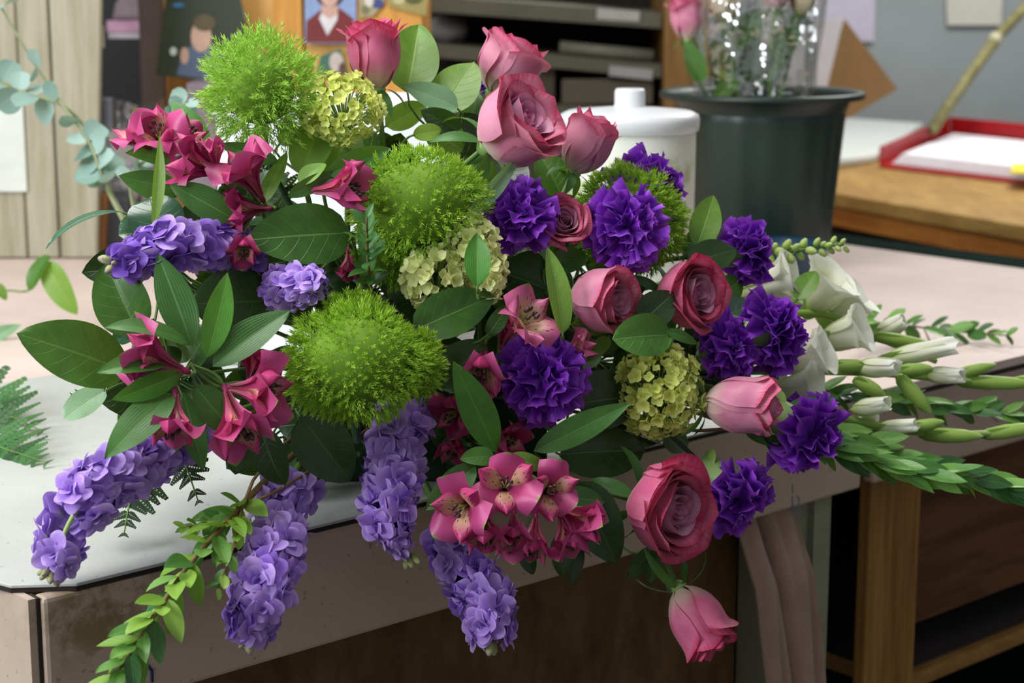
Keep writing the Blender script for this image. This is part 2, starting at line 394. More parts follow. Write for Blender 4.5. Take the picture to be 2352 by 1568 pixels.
part('shelf_lining', bbox(C0, p1 + .002, end - .03, .062, .9, zs + .0005, zs + .0025), plain('dark_lining', (52, 46, 42), .85), c2)
part('shelf_back', bbox(C0, p0, end - .03, 1.2, 1.22, 0, ZC - FH), plain('dark_back_board', (60, 52, 44), .7), c2)
bx_ = along(2270, .3, .45)
tag(bev(part('storage_box', bbox(C0, bx_, bx_ + .2, .3, .5, zs + .003, zs + .1), plain('grey_card', (150, 148, 140), .7), None), .004), 'grey box on the low shelf under the pink counter', 'box')
# towel hanging in front of the leg
def towel():
    t0, t1 = along(1690, .016, .79), along(1822, .016, .79); zt = ZC - FH + .016
    def f(u, v):
        s = t0 + (t1 - t0) * u; x = s + v * .075 - .02 * v * v * u; dz = zt - .52 * v
        o = -.008 - .012 * v - .03 * v ** 1.1 * math.exp(-((u - .62 + .1 * v) / .16) ** 2) - .012 * math.exp(-((u - .15) / .12) ** 2) * v + .02 * math.exp(-((u - .42 - .05 * v) / .06) ** 2) * (1 - .5 * v) + .004 * math.sin(u * 21 + v * 7)
        return C0 + E1 * x + E2 * (o + .034 - .03 * min(1, v * 5)) + EZ * (dz - ZC)
    mb = MB().grid(40, 26, f)
    n = NT('towel_cloth'); o = n.obj(); h = n.noise(n.scale(o, (1, 1, 3)), 260, 3); c = n.mix(n.noise(o, 30, 3), (150, 122, 108), (182, 152, 136))
    tw = link('hand_towel', mb.mesh('hand_towel', n.done(c, .95, 0, h, .6, .003, .1, sheen=.4)))
    m = tw.modifiers.new('thickness', 'SOLIDIFY'); m.thickness = .004
    return tag(tw, 'worn dusty pink towel hanging below the counter edge', 'towel')
towel()
# blue pen marks on the fascia
def marks():
    mb = MB(); z = lambda a: a
    m = []
    for (xa, ya), (xb, yb), w_ in (((1822, 1112), (1823, 1132), 3.), ((1821, 1140), (1824, 1180), 3.4), ((1832, 1138), (1838, 1146), 3.), ((1838, 1146), (1834, 1172), 3.), ((1834, 1184), (1836, 1190), 3.)):
        a, b = [C0 + E1 * along(x, 0, ZC - .06) for x in (xa, xb)]
        def zz(x, y):
            lo, hi = .5, 1.0
            for _ in range(40):
                q = (lo + hi) / 2
                if proj(C0 + E1 * along(x, 0, q) + EZ * (q - ZC))[1] > y: lo = q
                else: hi = q
            return C0 + E1 * along(x, 0, q) + EZ * (q - ZC)
        mb.tube([zz(xa, ya) + E2 * .0012, zz(xb, yb) + E2 * .0012], M(w_, 2.0) * .5, 6)
    o = part('pen_mark', mb, plain('blue_ink', (110, 126, 170), .6), ct)
    o['label'] = 'faded blue pen marks'
    q = [(345, 1525, .4), (352, 1545, 0), (350, 1568, 0)]
    mb = MB().tube([zz(340, 1527) + E2 * .0008, zz(350, 1540) + E2 * .0008, zz(351, 1566) + E2 * .0008], M(4, 1.6), 6)
    part('pen_mark', mb, plain('navy_ink', (30, 36, 100), .5), ct)['label'] = 'dark blue pen stroke'
marks()
# ---------------------------------------------------------------- background furniture
def vbox(px0, py0, px1, py1, y, th, mb=None):
    a = VY(px0, py1, y); b = VY(px1, py1, y); c = VY(px0, py0, y)
    return (mb or MB()).box(a, (b.x - a.x, 0, 0), (0, th, 0), (0, 0, c.z - a.z))
def vpoly(pts, y, th=.003, mb=None):
    q = []
    for p in pts: q.append(VY(p[0], p[1], p[2] if len(p) > 2 else y))
    return (mb or MB()).prism(q, V3((0, th, 0)))
def pyz(y, z=ZC + .0015): return proj(V3((0, y, z)))[1]
def one(name, mb, m, label, cat, group=None, b=0, smooth=False):
    o = tag(part(name, mb, m, None, smooth), label, cat, group)
    return bev(o, b) if b else o
PALE = NT('pale_board'); _o = PALE.obj(); _k = PALE.noise(PALE.scale(_o, (9, 9, .7)), 5, 5, .65)
PALE = PALE.done(PALE.mix(PALE.mapr(_k, .3, .75), (176, 172, 150), (146, 140, 116)), .7, 0, _k, .15, .002, .2)
yb = 3.22
t = thing('board_screen', 'pale weathered upright boards standing at the left back of the counter', 'screen', Matrix.Translation(VY(100, 620, yb)))
for x0, x1 in ((-420, -250), (-248, -110), (-108, 32), (35, 107), (112, 240)):
    a0, a1 = VY(x0, 0, yb).x, VY(x1, 0, yb).x; sh = -.032 if x1 > 0 else 0
    z0 = ZC + .001; q = [V3((a0 + sh * (x0 > 100) * .0, yb, z0)), V3((a1 + (sh if x1 == 240 else 0), yb, z0)), V3((a1 + (.03 if x1 == 240 else 0), yb, 2.0)), V3((a0, yb, 2.0))]
    bev(part('board', MB().prism(q, V3((0, .022, 0))), PALE, t), .004)
part('rear_batten', vbox(-420, 60, 235, 110, yb + .024, .02), PALE, t)
one('paper_note', vbox(-60, 238, 62, 440, yb - .006, .002), plain('note_paper', (214, 220, 212), .8, .03), 'white paper note stuck on the pale boards', 'paper')
# things seen in the gap
one('gap_shade_box', vbox(236, -120, 345, 300, 4.6, .3), plain('gap_shade_black', (26, 22, 28), .6), 'black box for the shade in the gap beside the pale boards', 'cabinet')  # solid block; the dark of the open gap is put into its black colour
one('paper_stack', vbox(246, 48, 330, 74, 4.3, .2), plain('pink_paper', (220, 170, 200), .7), 'pink and white paper pile beside the grey post', 'paper')
one('paper_stack', vbox(250, 76, 326, 88, 4.3, .2), plain('white_paper', (215, 208, 215), .7), 'thin white paper pile under the pink one', 'paper')
one('grey_bag', vpoly([(255, 48), (262, 10), (290, -30), (328, -30), (330, 46)], 4.32, .15), plain('grey_plastic', (150, 135, 140), .5), 'greyish bundle on top of the pink papers', 'bundle', b=.01)
one('door_post', vbox(328, -200, 388, 330, 3.75, .12), plain('grey_brown_paint', (128, 114, 110), .6, .08, 8), 'grey brown upright post left of the dark photograph', 'post', b=.006)
one('metal_clip', vbox(212, 225, 262, 300, yb + .0225, .03), plain('clip_metal', (88, 90, 96), .4, .1, 20, metal=.4), 'grey metal bracket at the edge of the boards', 'bracket', b=.003)
one('wood_block', vpoly([(212, 448), (246, 448), (238, 600), (190, 600)], 3.28, .08), wood('block_wood', (172, 122, 68), (140, 94, 48)), 'brown wooden upright behind the pale board edge', 'post', b=.003)
one('dark_case', vbox(240, 455, 300, pyz(3.3), 3.3, .12), plain('charcoal_case', (70, 72, 78), .5), 'charcoal case behind the brown wooden upright', 'case', b=.004)
# orange cabinet with photographs
HON = wood('honey_wood', (214, 158, 78), (184, 124, 48), (1, 1, .12), 10, .5); HON2 = wood('honey_panel', (224, 180, 108), (206, 158, 84), (1, 1, .12), 10, .5)
yc = 3.5
t = thing('wood_cabinet', 'honey coloured wooden cabinet with photographs pinned on it', 'cabinet', Matrix.Translation(VY(680, 600, yc)))
part('body', vbox(395, -160, 978, pyz(yc + .022), yc + .022, .3), HON, t)
part('door_panel', vbox(545, -160, 640, 215, yc + .012, .01), HON2, t)
for x0, x1 in ((400, 545), (640, 705), (820, 975)): bev(part('stile', vbox(x0, -160, x1, pyz(yc), yc, .022), HON, t), .003)
part('door_panel', vbox(705, -160, 820, 215, yc + .012, .01), HON2, t)
bev(part('rail', vbox(545, 215, 640, 262, yc, .022), HON, t), .003)
bev(part('rail', vbox(705, 215, 820, 262, yc, .022), HON, t), .003)
one('grey_box', vbox(440, 190, 505, pyz(3.3), 3.3, .1), plain('mauve_grey_card', (126, 112, 122), .7), 'mauve grey upright box left of the fuzzy ball on top', 'box', b=.004)
def photo(label, quad, y, bits, base):
    a = VY(*quad[0], y); t = thing('photograph', label, 'photograph', Matrix.Translation(a), 'photographs pinned on the cabinet')
    part('print', vpoly(quad, y, .0015), base, t)
    for i, (nm, pts, col) in enumerate(bits):
        part(nm, vpoly(pts, y - .0008 - .0006 * i, .0005), PC(col), t)
    return t
_pc = {}
def PC(c):
    if c not in _pc: _pc[c] = plain('print_colour', c, .45, .08, 60)
    return _pc[c]
def ell(cx, cy, rx, ry, n=14, a0=0, a1=2 * PI): return [(cx + rx * math.cos(a0 + (a1 - a0) * i / n), cy - ry * math.sin(a0 + (a1 - a0) * i / n)) for i in range(n if a1 - a0 > 6.2 else n + 1)]
photo('dark photograph of a person outdoors left of the fuzzy ball', [(358, 172), (385, -40), (545, -40), (572, 90), (500, 190)], yc - .05,
      [('printed_figure', [(405, 172), (420, 120), (445, 100), (480, 95), (515, 130), (512, 186)], (88, 104, 132)), ('printed_face', ell(462, 84, 24, 36), (206, 170, 148)), ('printed_hair', ell(470, 52, 26, 20), (92, 80, 50)), ('printed_hand', ell(424, 128, 10, 20), (196, 160, 140)), ('printed_lights', ell(410, 12, 14, 6), (50, 110, 150)), ('printed_speck', ell(398, 118, 8, 10), (200, 210, 205))], PC((44, 54, 34)))
photo('portrait photograph of someone in a maroon cardigan', [(700, 100), (700, -75), (818, -75), (818, 100)], yc - .006,
      [('printed_cardigan', [(702, 98), (704, 48), (735, 24), (760, 14), (785, 22), (812, 44), (816, 98)], (118, 40, 40)), ('printed_shirt', [(733, 42), (740, 24), (776, 24), (774, 46), (752, 82)], (222, 218, 222)), ('printed_neck', [(738, 30), (740, -10), (774, -10), (776, 30), (757, 44)], (206, 166, 150)), ('printed_hair', ell(757, -22, 36, 38), (60, 42, 44)), ('printed_face', ell(757, -14, 22, 30), (214, 174, 158))], PC((142, 164, 206)))
photo('crumpled photograph right of the maroon portrait', [(826, 42), (822, -60), (888, -60), (884, 8), (858, 36)], yc - .006,
      [('printed_blue', ell(868, 8, 14, 12), (70, 76, 130)), ('printed_white', ell(848, 4, 10, 12), (222, 218, 206)), ('printed_green', ell(838, 22, 9, 10), (120, 120, 80))], PC((170, 160, 124)))
photo('torn olive toned photograph at the cabinet corner', [(892, 14), (888, -60), (992, -60), (978, 36), (940, 28)], yc - .006,
      [('printed_dark', ell(950, -6, 22, 16), (90, 86, 52)), ('printed_pale', ell(916, 0, 14, 10), (200, 190, 140))], PC((160, 148, 88)))
photo('small photograph below the maroon portrait', [(726, 172), (736, 128), (782, 112), (800, 168)], yc - .006,
      [('printed_figure', ell(772, 142, 16, 22), (200, 186, 178)), ('printed_hair', ell(786, 156, 8, 12), (92, 60, 50))], PC((64, 110, 88)))
one('paper_scrap', vpoly([(512, 30), (514, -20), (548, -20), (566, 44), (530, 26)], yc - .012, .001), plain('cream_scrap', (232, 222, 190), .8, .03), 'cream paper scrap beside the dark photograph', 'paper')
# white box behind the flowers
a = T(500, 838); 
wb = VY(486, 0, a.y); wc = VY(1015, 0, a.y)
WBM = plain('white_card', (236, 238, 240), .6, .02)
t = thing('white_carton', 'white carton standing on the counter behind the leaves', 'box', Matrix.Translation(V3((wb.x, a.y, ZC))))
zt = VY(700, 262, a.y).z
bev(part('carton_body', MB().box((wb.x, a.y, ZC + .001), (wc.x - wb.x, 0, 0), (0, .22, 0), (0, 0, zt - ZC)), WBM, t), .004)
part('carton_lid', MB().box((wb.x - .004, a.y - .004, zt), (wc.x - wb.x + .008, 0, 0), (0, .228, 0), (0, 0, .012)), WBM, t)
# shelving
ys = 4.7
SHG = plain('shelf_grey_green', (124, 122, 104), .7, .1, 8); SHD = plain('shelf_dark_back', (40, 34, 28), .8, .1, 6)
t = thing('shelf_unit', 'dark shelving with grey shelves behind the roses', 'shelving', Matrix.Translation(VY(1250, 500, ys)))
part('back_panel', vbox(960, -200, 1540, 700, ys + .42, .02), SHD, t)
def sl(x0, y0, x1, y1, th, m=SHG):
    mb = MB(); a, b = VY(x0, y0, ys), VY(x1, y1, ys)
    q = [a, b, b - EZ * th, a - EZ * th]; return part('shelf', mb.prism(q, V3((0, .42, 0))), m, t)
sl(990, -8, 1520, 30, M(34, ys)); sl(990, 100, 1520, 148, M(30, ys)); sl(990, 232, 1520, 250, M(34, ys))
part('base_panel', vbox(990, 262, 1520, 700, ys + .03, .02), plain('shelf_base', (112, 104, 92), .7), t)
bev(part('side_post', vbox(1516, -200, 1585, 700, ys - .03, .5), wood('tan_post_wood', (178, 136, 80), (150, 108, 58)), t), .004)
one('shelf_label', vpoly([(1372, 18), (1470, 26), (1468, 50), (1370, 44)], ys - .006, .002), plain('label_white', (214, 212, 208), .6, .03), 'white label on the upper grey shelf', 'label')
one('shelf_label', vpoly([(1400, 150), (1500, 160), (1498, 184), (1398, 174)], ys - .006, .002), plain('label_grey', (206, 204, 204), .6, .03), 'white label on the lower grey shelf', 'label')
one('paper_bundle', vpoly([(1030, -10), (1064, -60), (1070, -30), (1062, -9)], ys + .03, .1), PC((196, 180, 178)), 'pale folded paper on the upper shelf', 'paper')
one('red_box', vbox(995, 38, 1068, 98, ys + .22, .15), PC((120, 26, 22)), 'small red box in the dark shelf beside the cabinet', 'box', b=.004)
one('cloth_bundle', MB().grid(16, 8, lambda u, v: VY(1024, 70, ys + .14) + V3((.056 * math.sin(PI * v) * math.cos(2 * PI * u), .06 * math.sin(PI * v) * math.sin(2 * PI * u), .034 * math.cos(PI * v) * (1 + .2 * math.sin(u * 19)))), True), PC((150, 148, 146)), 'grey crumpled cloth on the dark shelf behind the leaves', 'cloth', smooth=True)
one('storage_carton', vbox(1075, 152, 1275, 232, ys + .04, .3), PC((96, 88, 76)), 'dull brown carton low on the shelving', 'box', b=.004)
one('paper_roll', MB().tube([VY(1285, 108, ys + .05), VY(1500, 128, ys + .05)], .016, 10), PC((150, 148, 134)), 'long grey paper roll lying on the lower shelf', 'roll', smooth=True)
one('shoe_carton', vbox(1290, 182, 1500, 240, ys + .02, .25), PC((124, 114, 100)), 'grey brown carton on the lowest shelf under the white label', 'box', b=.004)
# desk at the right
ZD = 0.86
d0, d1 = T(1880, 437, ZD), T(2420, 530, ZD); dv = (d1 - d0); dv.z = 0; dn = V3((-dv.y, dv.x, 0)).normalized()
if dn.y < 0: dn = -dn
t = thing('wood_desk', 'worn wooden desk by the grey wall', 'desk', Matrix.Translation(V3((d0.x, d0.y, 0))))
ex = dv * 1.8; o_ = d0 - dv * .75
bev(part('desk_top', MB().box(o_ - EZ * .035, ex, dn * 1.1, EZ * .035), wood('desk_wood', (178, 142, 78), (150, 114, 58), (.4, .1, 1), 16), t), .004)
part('front_rail', MB().box(o_ + dn * .015 - EZ * .085, ex, dn * .03, EZ * .048), wood('desk_rail_wood', (176, 112, 48), (140, 84, 34), (.1, .1, 1), 16), t)
part('modesty_panel', MB().box(o_ + dn * .25 - EZ * ZD, ex, dn * .03, EZ * .72), plain('desk_dark_panel', (58, 44, 34), .7), t)
for k in (0.02, .96): part('leg', MB().box(o_ + ex * k + dn * .05 - EZ * (ZD), dv.normalized() * .07, dn * .07, EZ * (ZD - .037)), B_OAK, t)
def dpt(px, py, z=ZD): return T(px, py, z)
# white pad
one('desk_pad', MB().prism([dpt(1905, 385, ZD + .004), dpt(2010, 372, ZD + .004), dpt(2120, 296, ZD + .004), dpt(1900, 280, ZD + .004)], EZ * .02), plain('pad_white', (214, 220, 216), .6, .03), 'white pad lying on the desk behind the green bucket', 'pad', b=.004)
# red tray
def tray():
    z = ZD + .002; A, B, C, D = dpt(2022, 385, z), dpt(2500, 440, z), dpt(2560, 372, z), dpt(2180, 330, z)
    t = thing('letter_tray', 'red letter tray holding white papers on the desk', 'tray', Matrix.Translation(A))
    m = plain('red_plastic', (176, 28, 34), .35, .08, 20)
    part('tray_base', MB().prism([A, B, C, D], EZ * .006), m, t)
    h = .075
    def wall(p, q, hp, hq):
        e = (q - p).normalized(); n = V3((-e.y, e.x, 0)) * .005
        bev(part('tray_side', MB().prism([p + EZ * .006, q + EZ * .006, q + EZ * hq, p + EZ * hp], n), m, t), .002)
    wall(A, D, .06, .085); wall(D, C, .085, .085); wall(B, C, .06, .085)
    f = (D - A); lab = [A + f * .06 + EZ * .016, A + f * .42 + EZ * .018, A + f * .42 + EZ * .05, A + f * .06 + EZ * .046]
    part('tray_label', MB().prism([p - V3((f.y, -f.x, 0)).normalized() * .003 for p in lab], V3((f.y, -f.x, 0)).normalized() * .001), plain('tray_label_white', (226, 216, 214), .6, .02), t)
    for i in range(5):
        k = .004 * i; q = [A.lerp(C, .05 + .01 * i), B.lerp(D, .04), C.lerp(A, .05), D.lerp(B, .04 + .015 * (i % 2))]
        bp = one('paper_sheaf', MB().prism([p + EZ * (.0085 + .006 * i) for p in q], EZ * .0055), plain('sheaf_white', (236, 236, 242), .7, .02), ['bottom', 'second lowest', 'middle', 'second highest', 'topmost'][i] + ' sheaf of white paper in the red letter tray', 'paper')
    one('yellow_slip', MB().prism([dpt(2320, 398, ZD + .042), dpt(2420, 404, ZD + .042), dpt(2420, 376, ZD + .042), dpt(2326, 380, ZD + .042)], EZ * .004), plain('yellow_card', (226, 210, 60), .6, .03), 'yellow slip on the papers in the red tray', 'paper')
tray()
# cardboard box with an open flap
def carton():
    yk = 5.15; t = thing('cardboard_box', 'open cardboard box tilted behind the green bucket', 'box', Matrix.Translation(VY(1930, 280, yk)))
    cw = plain('carton_white', (216, 216, 226), .7, .03); cb = plain('carton_brown', (150, 118, 76), .8, .08, 12)
    part('white_flap', vpoly([(1862, 48), (1938, 42), (1900, 200), (1780, 205)], yk, .006), cw, t)
    A, B, C, D = VY(1940, 44, yk), VY(2062, 205, yk + .12), VY(1935, 278, yk + .05), VY(1893, 205, yk)
    part('brown_side', MB().prism([A, B, C, D], V3((.0, .007, 0))), cb, t)
    part('brown_base', MB().prism([D, C, C + V3((-.3, .1, .0)), D + V3((-.3, .1, 0))], V3((0, .003, -.006))), cb, t)
carton()
one('wall_paper_sheet', vpoly([(1850, 95), (1850, -90), (2012, -90), (2008, 95)], 6.88, .004), plain('lilac_sheet', (206, 200, 218), .8, .03), 'pale lilac sheet on the grey wall above the cardboard box', 'paper')
one('wall_paper_sheet', vpoly([(2176, 58), (2172, -60), (2304, -60), (2300, 58)], 6.88, .004), plain('cream_sheet', (214, 212, 200), .8, .03), 'cream paper sheet on the grey wall right of the bamboo top', 'paper')
bp = [VY(2140, 300, 5.6), VY(2215, 190, 5.75), VY(2290, 85, 5.9), VY(2400, -30, 6.1), VY(2560, -200, 6.4)]
t = thing('bamboo_pole', 'olive bamboo pole leaning against the grey wall', 'pole', Matrix.Translation(bp[0]))
part('cane', MB().tube(bp, .017, 10), wood('bamboo', (138, 134, 88), (104, 100, 62)), t, True)
part('node', MB().tube([bp[2] - (bp[2] - bp[1]) * .12, bp[2]], [.022, .02], 10), plain('bamboo_node', (190, 186, 156), .6), t, True)
# ---------------------------------------------------------------- bucket with wrapped roses
def bucket():
    d = 3.2; c = T(1740, 607); s = (c - CAMP).dot(FW); R = 231 * s / FPX
    H_ = ZC + 0; zt = VY(1740, 212, c.y).z - ZC
    t = thing('flower_bucket', 'dark green plastic bucket holding wrapped flowers', 'bucket', Matrix.Translation(c))
    m = plain('green_plastic', (27, 46, 39), .42, .1, 10, spec=.5)
    def f(n, a, b, z0, z1):
        pass
    def wall(u, v):
        r = R * (.68 + .15 * v); r *= 1 + .012 * math.cos(2 * PI * u * 16) * (1 if v < .95 else 0)
        return (r * math.cos(2 * PI * u), r * math.sin(2 * PI * u), .002 + (zt - .012) * v)
    b = MB().grid(96, 8, wall, True); b.lathe([(0, .004), (R * .68, .004)], 48)
    o = link('bucket_wall', b.mesh('bucket_wall', m), t); k = o.modifiers.new('t', 'SOLIDIFY'); k.thickness = .003; k.offset = -1
    link('rim', MB().lathe([(R * .825, zt - .03), (R * .86, zt - .012), (R * .98, zt - .004), (R, zt - .008), (R, zt), (R * .97, zt + .003), (R * .84, zt - .004), (R * .82, zt - .03)], 64).mesh('rim', m), t)
    return c, R, zt
bc, bR, bz = bucket()
BTOP = bc + EZ * bz
one('blue_bowl', MB().lathe([(0, .002), (.055, .002), (.078, .03), (.083, .062), (.086, .064), (.086, .068), (.079, .066), (.072, .03), (.05, .01), (0, .009)], 40, Matrix.Translation(T(1782, 655))), plain('blue_glaze', (22, 62, 92), .25, .1, 20), 'dark blue bowl at the foot of the green bucket', 'bowl', smooth=True)
# white canister
def canister():
    c = T(1440, 775); s = (c - CAMP).dot(FW); R = 156 * s / FPX; z = VY(1440, 262, c.y).z - ZC
    t = thing('lidded_canister', 'white lidded canister behind the pink roses', 'canister', Matrix.Translation(c))
    n = NT('canister_white'); o = n.obj(); k = n.noise(o, 14, 3); 
    sx = n.nd('ShaderNodeSeparateXYZ'); n.put(sx.inputs[0], o)
    msk = n.math('MULTIPLY', n.mapr(k, .5, .62), n.math('MULTIPLY', n.mapr(sx.outputs[2], z * .35, z * .5), n.mapr(sx.outputs[2], z * .86, z * .8)))
    mw = n.done(n.mix(n.math('MULTIPLY', msk, .7), (226, 226, 216), (160, 178, 92)), .4, 0)
    ml = plain('lid_white', (216, 218, 220), .35, .02)
    link('body', MB().lathe([(0, .001), (R * .9, .001), (R * .94, .01), (R * .955, z - .05), (R * .955, z - .015)], 48).mesh('body', mw), t)
    link('lid', MB().lathe([(R * .97, z - .022), (R, z - .02), (R * 1.01, z - .006), (R * .99, z), (R * .9, z + .004), (R * .25, z + .01), (.0, z + .01)], 48).mesh('lid', ml), t)
    link('lid_knob', MB().lathe([(R * .24, z + .008), (R * .22, z + .014), (R * .22, z + .03), (R * .2, z + .034), (0, z + .034)], 24).mesh('lid_knob', ml), t)
canister()
# dark green bin beyond the counter end
ge = C0 + E1 * (s2 + .02)
one('storage_bin', MB().box(ge - EZ * ZC + EZ * .001, E1 * .1, E2 * 2.0, EZ * (ZC - .004)), plain('bin_green', (16, 36, 30), .95, spec=.05), 'dark green bin top just beyond the pink counter end', 'bin', b=.01)
# ---------------------------------------------------------------- plant builders
RNG = random.Random(11)
def rr(a, b): return RNG.uniform(a, b)
def pw(a, b):
    m = a / (a + b); k = m ** a * (1 - m) ** b
    return lambda v: (max(v, 0) ** a) * (max(1 - v, 0) ** b) / k
OVATE, LANCE, ROUND, ELLIP = pw(.55, .8), pw(.75, .95), pw(.5, .5), pw(.62, .68)
def obov(v): return (max(v, 0) ** .75) * (1 - .22 * max(0, (v - .5) / .5) ** 2)
def fan(v): return .1 + .9 * v ** 1.15
def blade(mb, L, W, prof, curl=0, cup=0, fold=0, ruf=0, nf=3, ph=0, serr=0, rnd=0, wav=0, nu=8, nv=10, mx=None, ns=9, curl0=0., side=0.):
    def f(u, v):
        s = 2 * u - 1; w = W * .5 * prof(v)
        c = curl * v
        y = L * (math.sin(c) / curl if abs(curl) > 1e-3 else v); z = L * ((math.cos(c) - 1) / curl if abs(curl) > 1e-3 else 0)
        y *= 1 - rnd * s * s * v
        if serr: y *= 1 + serr * v ** 5 * (abs(((u * ns + ph) % 1) - .5) * 2 - .5)
        zz = (cup * s * s + fold * abs(s)) * w + ruf * W * v * v * (math.sin(2 * PI * nf * u + ph) + .5 * math.sin(2 * PI * nf * 1.9 * u + ph * 2.3)) + wav * W * s * s * math.sin(7 * v + ph * (1 if s > 0 else 1.7))
        n = V3((0, math.sin(c), math.cos(c)))
        return V3((w * s + side * L * v * v, y, z)) + n * zz
    return mb.grid(nu, nv, f, False, mx)
def stem_mesh(pts, r0, r1, n=6):
    k = len(pts); return MB().tube(pts, [r0 + (r1 - r0) * i / (k - 1) for i in range(k)], n)
CENTER = T(960, 1075) + V3((0, 0, .075))
def stem(t, start, dirw, r=.0025, key='stem_green', end=None, bend=.12, name='stem'):
    """stem in the thing's own space, from the flower back into the foam"""
    e = end if end is not None else CENTER + V3((rr(-.09, .09), rr(-.03, .03), rr(-.02, .03)))
    L = (e - start).length
    pts = bez(start, start + dirw.normalized() * min(bend, L * .5), e + (start - e).normalized() * L * .25 + V3((0, 0, .02)), e, 9)
    im = inv(t)
    return link(name, stem_mesh([im @ p for p in pts], r, r * 1.1).mesh(name, MT[key]), t)
# --- rose
def rose_petal(R, th, w, h, close, flare, curl, edge, spiral, point, ph, nu=12, nv=11, dip=.16, ruff=.02):
    def f(u, v):
        s = 2 * u - 1
        a = th + s * .5 * w * (.42 + .58 * math.sin(PI / 2 * min(1, v * 1.5)))
        top = 1 - dip * abs(s) ** 2.6 + point * max(0, 1 - abs(s) * 2.2) * .1
        r = R * (.22 + .78 * math.sin(PI / 2 * min(1, v * 1.75)) ** .75)
        r *= 1 - close * v * v * v
        r += R * flare * max(0, v - .45) ** 2 * 3
        r *= 1 + spiral * s * .5
        z = h * v * top
        q = max(0, (v - .78) / .22)
        r += curl * h * q ** 1.6 * (1 - .35 * abs(s)); z -= curl * h * .62 * q ** 2.2 * (1 - .3 * abs(s))
        r += edge * h * (abs(s) ** 5) * v * v
        r += ruff * h * v * v * math.sin(s * 5 + ph)
        return V3((r * math.cos(a), r * math.sin(a), z))
    return MB().grid(nu, nv, f)
def rose(label, base, axis, Rm, H, o=.5, seed=1, mo='rose_outer', mi='rose_inner', sep=1., stem_end=None, outer=None, lean=None, group='mauve pink roses in the spray', stemkey='stem_green', thinstem=.0028, name='rose', st=True):
    g = random.Random(seed)
    t = thing(name, label, 'flower', frame(base, axis, None, g.uniform(0, 6)), group)
    hi = 1.04 - .24 * o
    LY = [(3, .10, 3.6, hi - .06, .3, 0, 0), (4, .20, 2.9, hi - .03, .25, 0, .02), (5, .33 + .03 * o, 2.5, hi, .2, .0, .03),
          (5, .47 + .08 * o, 2.3, 1.0 - .1 * o, .18, .03 * o, .03 + .04 * o), (5, .64 + .1 * o, 2.2, 1.0 - .04 * o, .16, .05 * o, .04 + .07 * o),
          (5, .84 + .08 * o, 2.15, .98, .14, .06 * o, .05 + .1 * o)]
    if outer is None: outer = 3
    LY.append((outer, .97 + .03 * o, 2.0, .93, .1, .1 * o, .06 + .16 * o))
    k = 0
    for li, (n, R, w, h, cl, fl, cu) in enumerate(LY):
        a0 = g.uniform(0, 6.3)
        for i in range(n):
            th = a0 + 2 * PI * i / n + g.uniform(-.15, .15)
            hh = H * h * g.uniform(.96, 1.03)
            pm = rose_petal(Rm * R, th, w * g.uniform(.92, 1.05), hh, cl * (1.7 - 1.5 * o), fl, cu * g.uniform(.6, 1.5), .05 * g.random() * (li > 2), .22 if li < 6 else .1, g.random() * (1.2 if li > 3 else .3), g.uniform(0, 6), ruff=.012 + .012 * (li > 3))
            link('petal', pm.mesh('petal', MT[mi if li < 4 else mo]), t)
    cal = MB().lathe([(.0, -.16 * Rm * 1.6), (.14 * Rm, -.26 * Rm), (.26 * Rm, -.12 * Rm), (.30 * Rm, .0), (.24 * Rm, .07 * Rm)], 12)
    link('calyx', cal.mesh('calyx', MT['calyx_green' if sep else 'stem_green']), t)
    if sep:
        for i in range(5):
            a = 2 * PI * i / 5 + g.uniform(-.3, .3); L = Rm * g.uniform(1.0, 1.5) * sep
            m = Matrix.Rotation(a, 4, 'Z') @ Matrix.Translation((Rm * .24, 0, 0)) @ Matrix.Rotation(PI / 2 * g.uniform(-.15, .5), 4, 'Y') @ Matrix.Rotation(-PI / 2, 4, 'Z')
            link('sepal', blade(MB(), L, Rm * .34, LANCE, g.uniform(.6, 1.7), .2, 0, nu=4, nv=8).mesh('sepal', MT['lance']), t, m)
    if st:
        ax = V3(axis).normalized()
        stem(t, V3(base) - ax * Rm * .24, -ax, thinstem, stemkey, stem_end)
    return t
